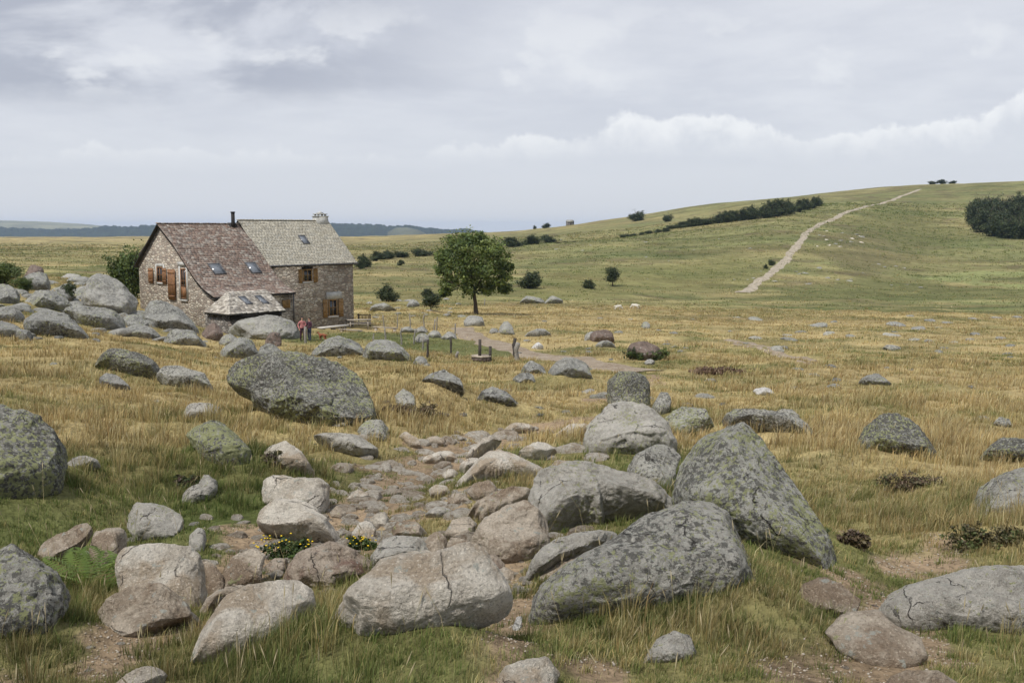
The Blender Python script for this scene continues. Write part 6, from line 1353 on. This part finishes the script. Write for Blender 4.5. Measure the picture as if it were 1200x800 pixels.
def blades(X, Y, n_b, hgt, wid, spread, green, seed, dryc, short):
    """tufts at X,Y; green in 0..1"""
    rs = np.random.default_rng(seed); n = len(X) * n_b; ti = np.repeat(np.arange(len(X)), n_b)
    an = rs.uniform(0, 2 * math.pi, n); rr = np.abs(rs.normal(0, .55, n)); bx = X[ti] + np.cos(an) * rr * spread[ti]; by = Y[ti] + np.sin(an) * rr * spread[ti]; bz = G(bx, by) - .01
    hh = hgt[ti] * rs.uniform(.45, 1.15, n); lean = rs.uniform(.08, .55, n) * (0.5 + rr * .7); la = an + rs.normal(0, .7, n) ; wind = .12
    dx_, dy_ = np.cos(la) * lean + wind, np.sin(la) * lean
    fa = rs.uniform(0, math.pi, n); fx, fy = np.cos(fa) * wid[ti] * .5 * rs.uniform(.6, 1.3, n), np.sin(fa) * wid[ti] * .5
    B = np.stack([bx, by, bz], -1); W_ = np.stack([fx, fy, np.zeros(n)], -1); U1 = np.stack([dx_ * hh * .28, dy_ * hh * .28, hh * .58], -1); U2 = np.stack([dx_ * hh, dy_ * hh, hh * (1 - lean * .25)], -1)
    VV = np.stack([B - W_, B + W_, B + U1 + W_ * .8, B + U1 - W_ * .8, B + U2], 1).reshape(-1, 3)
    b = np.arange(n)[:, None] * 5; fl = np.concatenate([b + np.array([0, 1, 2, 3]), b + np.array([3, 2, 4])], 1).ravel(); cnt = np.tile([4, 3], n)
    g = np.clip(green[ti] + rs.normal(0, .16, n), 0, 1)[:, None]
    dcol = np.array([[.45, .345, .165], [.51, .41, .21], [.30, .205, .10], [.41, .295, .13], [.54, .46, .27]])[rs.integers(0, 5, n)]; gcol = np.array([[.095, .140, .036], [.130, .170, .046], [.065, .100, .030], [.15, .18, .058]])[rs.integers(0, 4, n)]
    c = dcol * (1 - g) + gcol * g; c = c * rs.uniform(.8, 1.2, n)[:, None] * (1 + .16 * vnoise(X / 1.3, Y / 1.3, seed=5) + .24 * fbm(X / 3.2, Y / 1.8, seed=15, octv=3))[ti][:, None]
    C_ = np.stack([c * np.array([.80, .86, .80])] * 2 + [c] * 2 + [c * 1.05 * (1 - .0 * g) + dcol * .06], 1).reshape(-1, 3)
    return VV, fl, cnt, C_
def grass_zone(y0, y1, dens, n_b, hs, w0, spr, seed):
    rs = np.random.default_rng(seed); area = 1.24 * (y1 * y1 - y0 * y0) / 2; n = int(area * dens); Y = np.sqrt(rs.uniform(y0 * y0, y1 * y1, n)); X = rs.uniform(-.62, .62, n) * Y
    s = soil_mask(X, Y); d, lawn = dryness(X, Y); ok, near = rock_clear(X, Y); k = ok & off_house(X, Y) & (s < rs.uniform(.05, 1.15, n))
    for P, wd in ((TRW[0], 1.4), (TRW[1], .7)): k &= seg_dist(X, Y, P) > wd * rs.uniform(.7, 1.5, n)
    k &= (fbm(X * 1.1, Y * 1.1, seed=77, octv=3) > -.55)
    X, Y, s, d, lawn, near = X[k], Y[k], s[k], d[k], lawn[k], near[k]; n = len(X)
    pathd = np.min([seg_dist(X, Y, P) for P, _ in SOIL], 0); shortp = .42 + .58 * sstep(pathd, .2, 1.3)
    edge = (near < 4.5) * rs.uniform(0, .55, n)
    g = np.clip(1 - d + edge, 0, 1); pick = rs.uniform(0, 1, n); g = np.clip(g * .55 + (pick < g) * .45, 0, 1)
    hvar = .55 + .75 * sstep(fbm(X / 1.8, Y / 1.8, seed=55, octv=3), -.4, .5)
    h = (hs[0] + (hs[1] - hs[0]) * rs.random(n) ** 1.6) * (1 - .45 * g) * hvar * shortp * (1 - .72 * lawn); h = h * np.where(rs.random(n) < .09, 1.55, 1); h = np.maximum(h, .038 * (1 + .03 * Y))
    wd = np.full(n, w0) * np.sqrt(Y / (.5 * (y0 + y1))) * rs.uniform(.7, 1.3, n)
    g = np.where((Y > 12) & (Y < 130), g, g)
    return [(X[m], Y[m], n_b, h[m], wd[m], np.full(m.sum(), spr) * (1 + .3 * rs.random(m.sum())), g[m], seed + q, 0, 0) for q, m in enumerate((g < .5, g >= .5))]
ZN = [(3.2, 6.5, 190, 62, (.08, .32), .0034, .085, 201), (6.5, 12, 88, 44, (.07, .27), .0055, .12, 203), (12, 24, 21, 34, (.08, .28), .0105, .20, 205), (24, 52, 5.8, 24, (.09, .30), .021, .38, 207), (52, 145, .95, 16, (.14, .32), .052, .8, 209), (145, 620, .075, 8, (.25, .5), .20, 1.6, 211)]
acc = {0: [], 1: []}
for z_ in ZN:
    for q, a_ in enumerate(grass_zone(*z_)): acc[q].append(blades(*a_))
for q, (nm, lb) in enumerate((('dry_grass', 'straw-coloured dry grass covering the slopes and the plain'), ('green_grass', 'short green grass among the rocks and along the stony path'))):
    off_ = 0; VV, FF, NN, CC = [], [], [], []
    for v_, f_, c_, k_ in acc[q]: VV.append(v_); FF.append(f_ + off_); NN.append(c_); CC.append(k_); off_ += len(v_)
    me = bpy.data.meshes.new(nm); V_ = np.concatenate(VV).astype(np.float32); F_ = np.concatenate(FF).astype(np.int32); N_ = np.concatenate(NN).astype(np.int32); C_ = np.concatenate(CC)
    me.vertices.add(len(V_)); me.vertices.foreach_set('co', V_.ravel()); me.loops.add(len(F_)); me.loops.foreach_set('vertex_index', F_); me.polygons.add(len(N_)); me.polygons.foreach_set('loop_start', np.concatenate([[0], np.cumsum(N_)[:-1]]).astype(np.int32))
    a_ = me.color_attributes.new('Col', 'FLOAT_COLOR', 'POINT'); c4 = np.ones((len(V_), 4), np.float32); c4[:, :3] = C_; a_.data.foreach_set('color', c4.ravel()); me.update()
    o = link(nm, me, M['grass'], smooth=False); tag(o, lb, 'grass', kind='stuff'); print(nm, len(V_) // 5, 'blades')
del acc

# long seed stalks standing above the turf
def stalks():
    rs = np.random.default_rng(77); mb = MB()
    Vv = []; Fv = []; Cv = []; n = 0
    for _ in range(750):
        Y = 3.6 * (22 / 3.6) ** rs.random(); X = rs.uniform(-.58, .58) * Y
        if soil_mask(np.array([X]), np.array([Y]))[0] > .4 or not rock_clear(np.array([X]), np.array([Y]))[0][0]: continue
        h = rs.uniform(.18, .42) * (.6 if Y < 7 else 1); z = float(G(X, Y)); a = rs.uniform(0, 6.28); l = rs.uniform(.05, .45) * h; w_ = .0011 * math.sqrt(Y / 4)
        pts = [(X, Y, z), (X + math.cos(a) * l * .3, Y + math.sin(a) * l * .3, z + h * .55), (X + math.cos(a) * l, Y + math.sin(a) * l, z + h)]
        c = (.45, .37, .20) if rs.random() < .7 else (.30, .28, .12)
        mb.tube(pts, [w_, w_ * .9, w_ * .6], 3, c, cap=False)
        e = Vector(pts[2]); d_ = (e - Vector(pts[1])).normalized(); mb.tube([tuple(e - d_ * .012), tuple(e + d_ * .018), tuple(e + d_ * .05)], [w_, w_ * 3.0, w_ * .8], 4, (.46, .39, .24), cap=False)
    o = mb.build('grass_stalks', M['grass'], None, fixn=False); tag(o, 'thin pale seed stalks rising above the grass', 'grass', kind='stuff')
stalks()

# ferns
def fern(px, py, n, L, label, seed):
    p = hit(px, py); rs = random.Random(seed); t = empty('fern', p); tag(t, label, 'fern')
    for k in range(n):
        an = k * 2.4 + rs.uniform(-.3, .3); ll = L * rs.uniform(.75, 1.1); mb = MB(); N_ = 20; pr = None; col = rs.choice([(.14, .20, .035), (.11, .17, .03), (.17, .22, .05)])
        for i in range(N_):
            s = i / (N_ - 1); r_ = ll * .75 * math.sin(s * 1.35) ; z = ll * (1.05 * s - .55 * s * s); c = Vector((math.cos(an) * r_, math.sin(an) * r_, z))
            if pr is not None:
                d = (c - pr).normalized(); sd = d.cross(Vector((0, 0, 1))).normalized(); w_ = ll * .24 * math.sin(math.pi * min(1, (s * .92 + .1))) ** .8
                for sg in (-1, 1):
                    a0 = pr; tip = pr + sd * sg * w_ + d * w_ * .35 - Vector((0, 0, w_ * .15)); m1 = pr.lerp(tip, .5) + d * ll * .016; m2 = pr.lerp(tip, .5) - d * ll * .016; mb.add([tuple(a0), tuple(m1), tuple(tip), tuple(m2)], [(0, 1, 2, 3)], col)
            pr = c
        mb.build('frond', M['leaf'], t, fixn=False)
fern(122, 694, 10, .50, 'bright green fern before the big tan boulder, right one', 1); fern(95, 688, 8, .42, 'bright green fern beside the lower left boulder, left one', 2)
# yellow flowers
def flowers(px, py, wpx, hpx, n, label, seed, stemn=260):
    p = hit(px, py); rs = np.random.default_rng(seed); k = p.y / F; t = empty('flowering_plant', p); tag(t, label, 'plant'); W_, H_ = wpx * k / 2, hpx * k
    lob = [(rs.uniform(-.7, .7) * W_, rs.uniform(-.3, .3) * W_, rs.uniform(.15, .6) * H_, W_ * .4, W_ * .3, H_ * .35) for _ in range(10)]
    link('foliage', leaves_mesh('foliage', lob, 130, .032, seed, [(.05, .085, .02), (.08, .11, .03), (.035, .06, .018)], .3), M['leaf'], t, smooth=False)
    v, f = ico(1)
    for i in range(n):
        r_ = rs.uniform(.0065, .0115) ; c = np.array([rs.uniform(-1, 1) * W_, rs.uniform(-.55, .1) * W_, H_ * rs.uniform(.45, 1.05)]); me = mesh_np('flower', v * np.array([1, 1, .55]) * r_ * (1 + .2 * rs.normal(size=(len(v), 1))), f, np.full(len(f), 3)); o = link('flower', me, M['petal'], t, c)
flowers(334, 655, 70, 32, 30, 'dark leafy plant with yellow flowers between the pale boulders', 5)
flowers(425, 643, 42, 16, 20, 'small mound of yellow flowers by the grey half-dome stone', 6)
# heather and turf clods
def heather(px, py, wpx, hpx, label, seed, cols=None, name='heather'):
    p = hit(px, py); k = p.y / F; rs = np.random.default_rng(seed); t = empty(name, p); tag(t, label, name if name != 'turf_bank' else 'turf'); W_, H_ = wpx * k / 2, hpx * k
    lob = [(rs.uniform(-.8, .8) * W_, rs.uniform(-.1, .5) * W_ * .6, rs.uniform(.1, .55) * H_, W_ * .3, W_ * .25, H_ * .4) for _ in range(12)]
    link('foliage', leaves_mesh('foliage', lob, 260, .028 * max(1, p.y / 12), seed, [tuple(min(1, q_ * 1.5) for q_ in c_) for c_ in (cols or [(.085, .06, .04), (.11, .075, .05), (.07, .06, .035), (.09, .095, .04)])], .3), M['leaf'], t, smooth=False)
heather(1062, 576, 78, 24, 'dark brown heather clump in the dry grass below the humped boulder', 21)
heather(320, 545, 36, 20, 'dark tuft under the turf bank beside the pale wedge rock', 22, [(.06, .06, .03), (.09, .08, .04), (.05, .035, .03)])
heather(222, 573, 40, 18, 'dark green and brown tuft on the weathered grey stone', 23, [(.05, .07, .025), (.04, .05, .02), (.07, .045, .035)])
heather(480, 488, 70, 20, 'brownish heather on the turf bank above the path', 24, [(.10, .075, .045), (.12, .10, .05), (.08, .055, .04)])
heather(850, 438, 90, 8, 'brown heather strip in straw grass right of the barrel-shaped boulder', 25, [(.12, .075, .05), (.10, .06, .045), (.14, .10, .06)])
heather(940, 640, 60, 26, 'dark green grass clump at the right foot of the tall leaning boulder', 26, [(.06, .08, .025), (.09, .10, .035), (.05, .06, .02)])
heather(1000, 640, 40, 22, 'brown eroded turf clod above the bare soil at right', 27, [(.09, .065, .04), (.07, .05, .035), (.11, .09, .045)])
heather(1160, 640, 100, 26, 'dark overhanging turf below the big right-edge boulder', 28, [(.07, .06, .03), (.06, .075, .025), (.12, .10, .045)])

# ---------------------------------------------------------------- haze
zmin = float(V[:, 2].min()) - 1.0
me = bpy.data.meshes.new('haze'); S_ = 9400.0; zt = 60.0; zbm = min(zmin, -75.0)
bm = bmesh.new(); bmesh.ops.create_cube(bm, size=1.0)
for v_ in bm.verts: v_.co = Vector((v_.co.x * 2 * S_, v_.co.y * 2 * S_, zt if v_.co.z > 0 else zbm))
bm.to_mesh(me); bm.free(); hz = bpy.data.objects.new('haze', me); COL.objects.link(hz); tag(hz, 'pale blue air haze over the whole landscape', 'haze', kind='stuff')
hm = bpy.data.materials.new('haze'); hm.use_nodes = True; n = NT(hm.node_tree); pv = n.new('ShaderNodeVolumePrincipled', {'Color': (0.48, 0.66, 1.0, 1), 'Density': 0.000065, 'Anisotropy': 0.2}); n.new('ShaderNodeOutputMaterial', {1: pv.outputs[0]}); me.materials.append(hm)
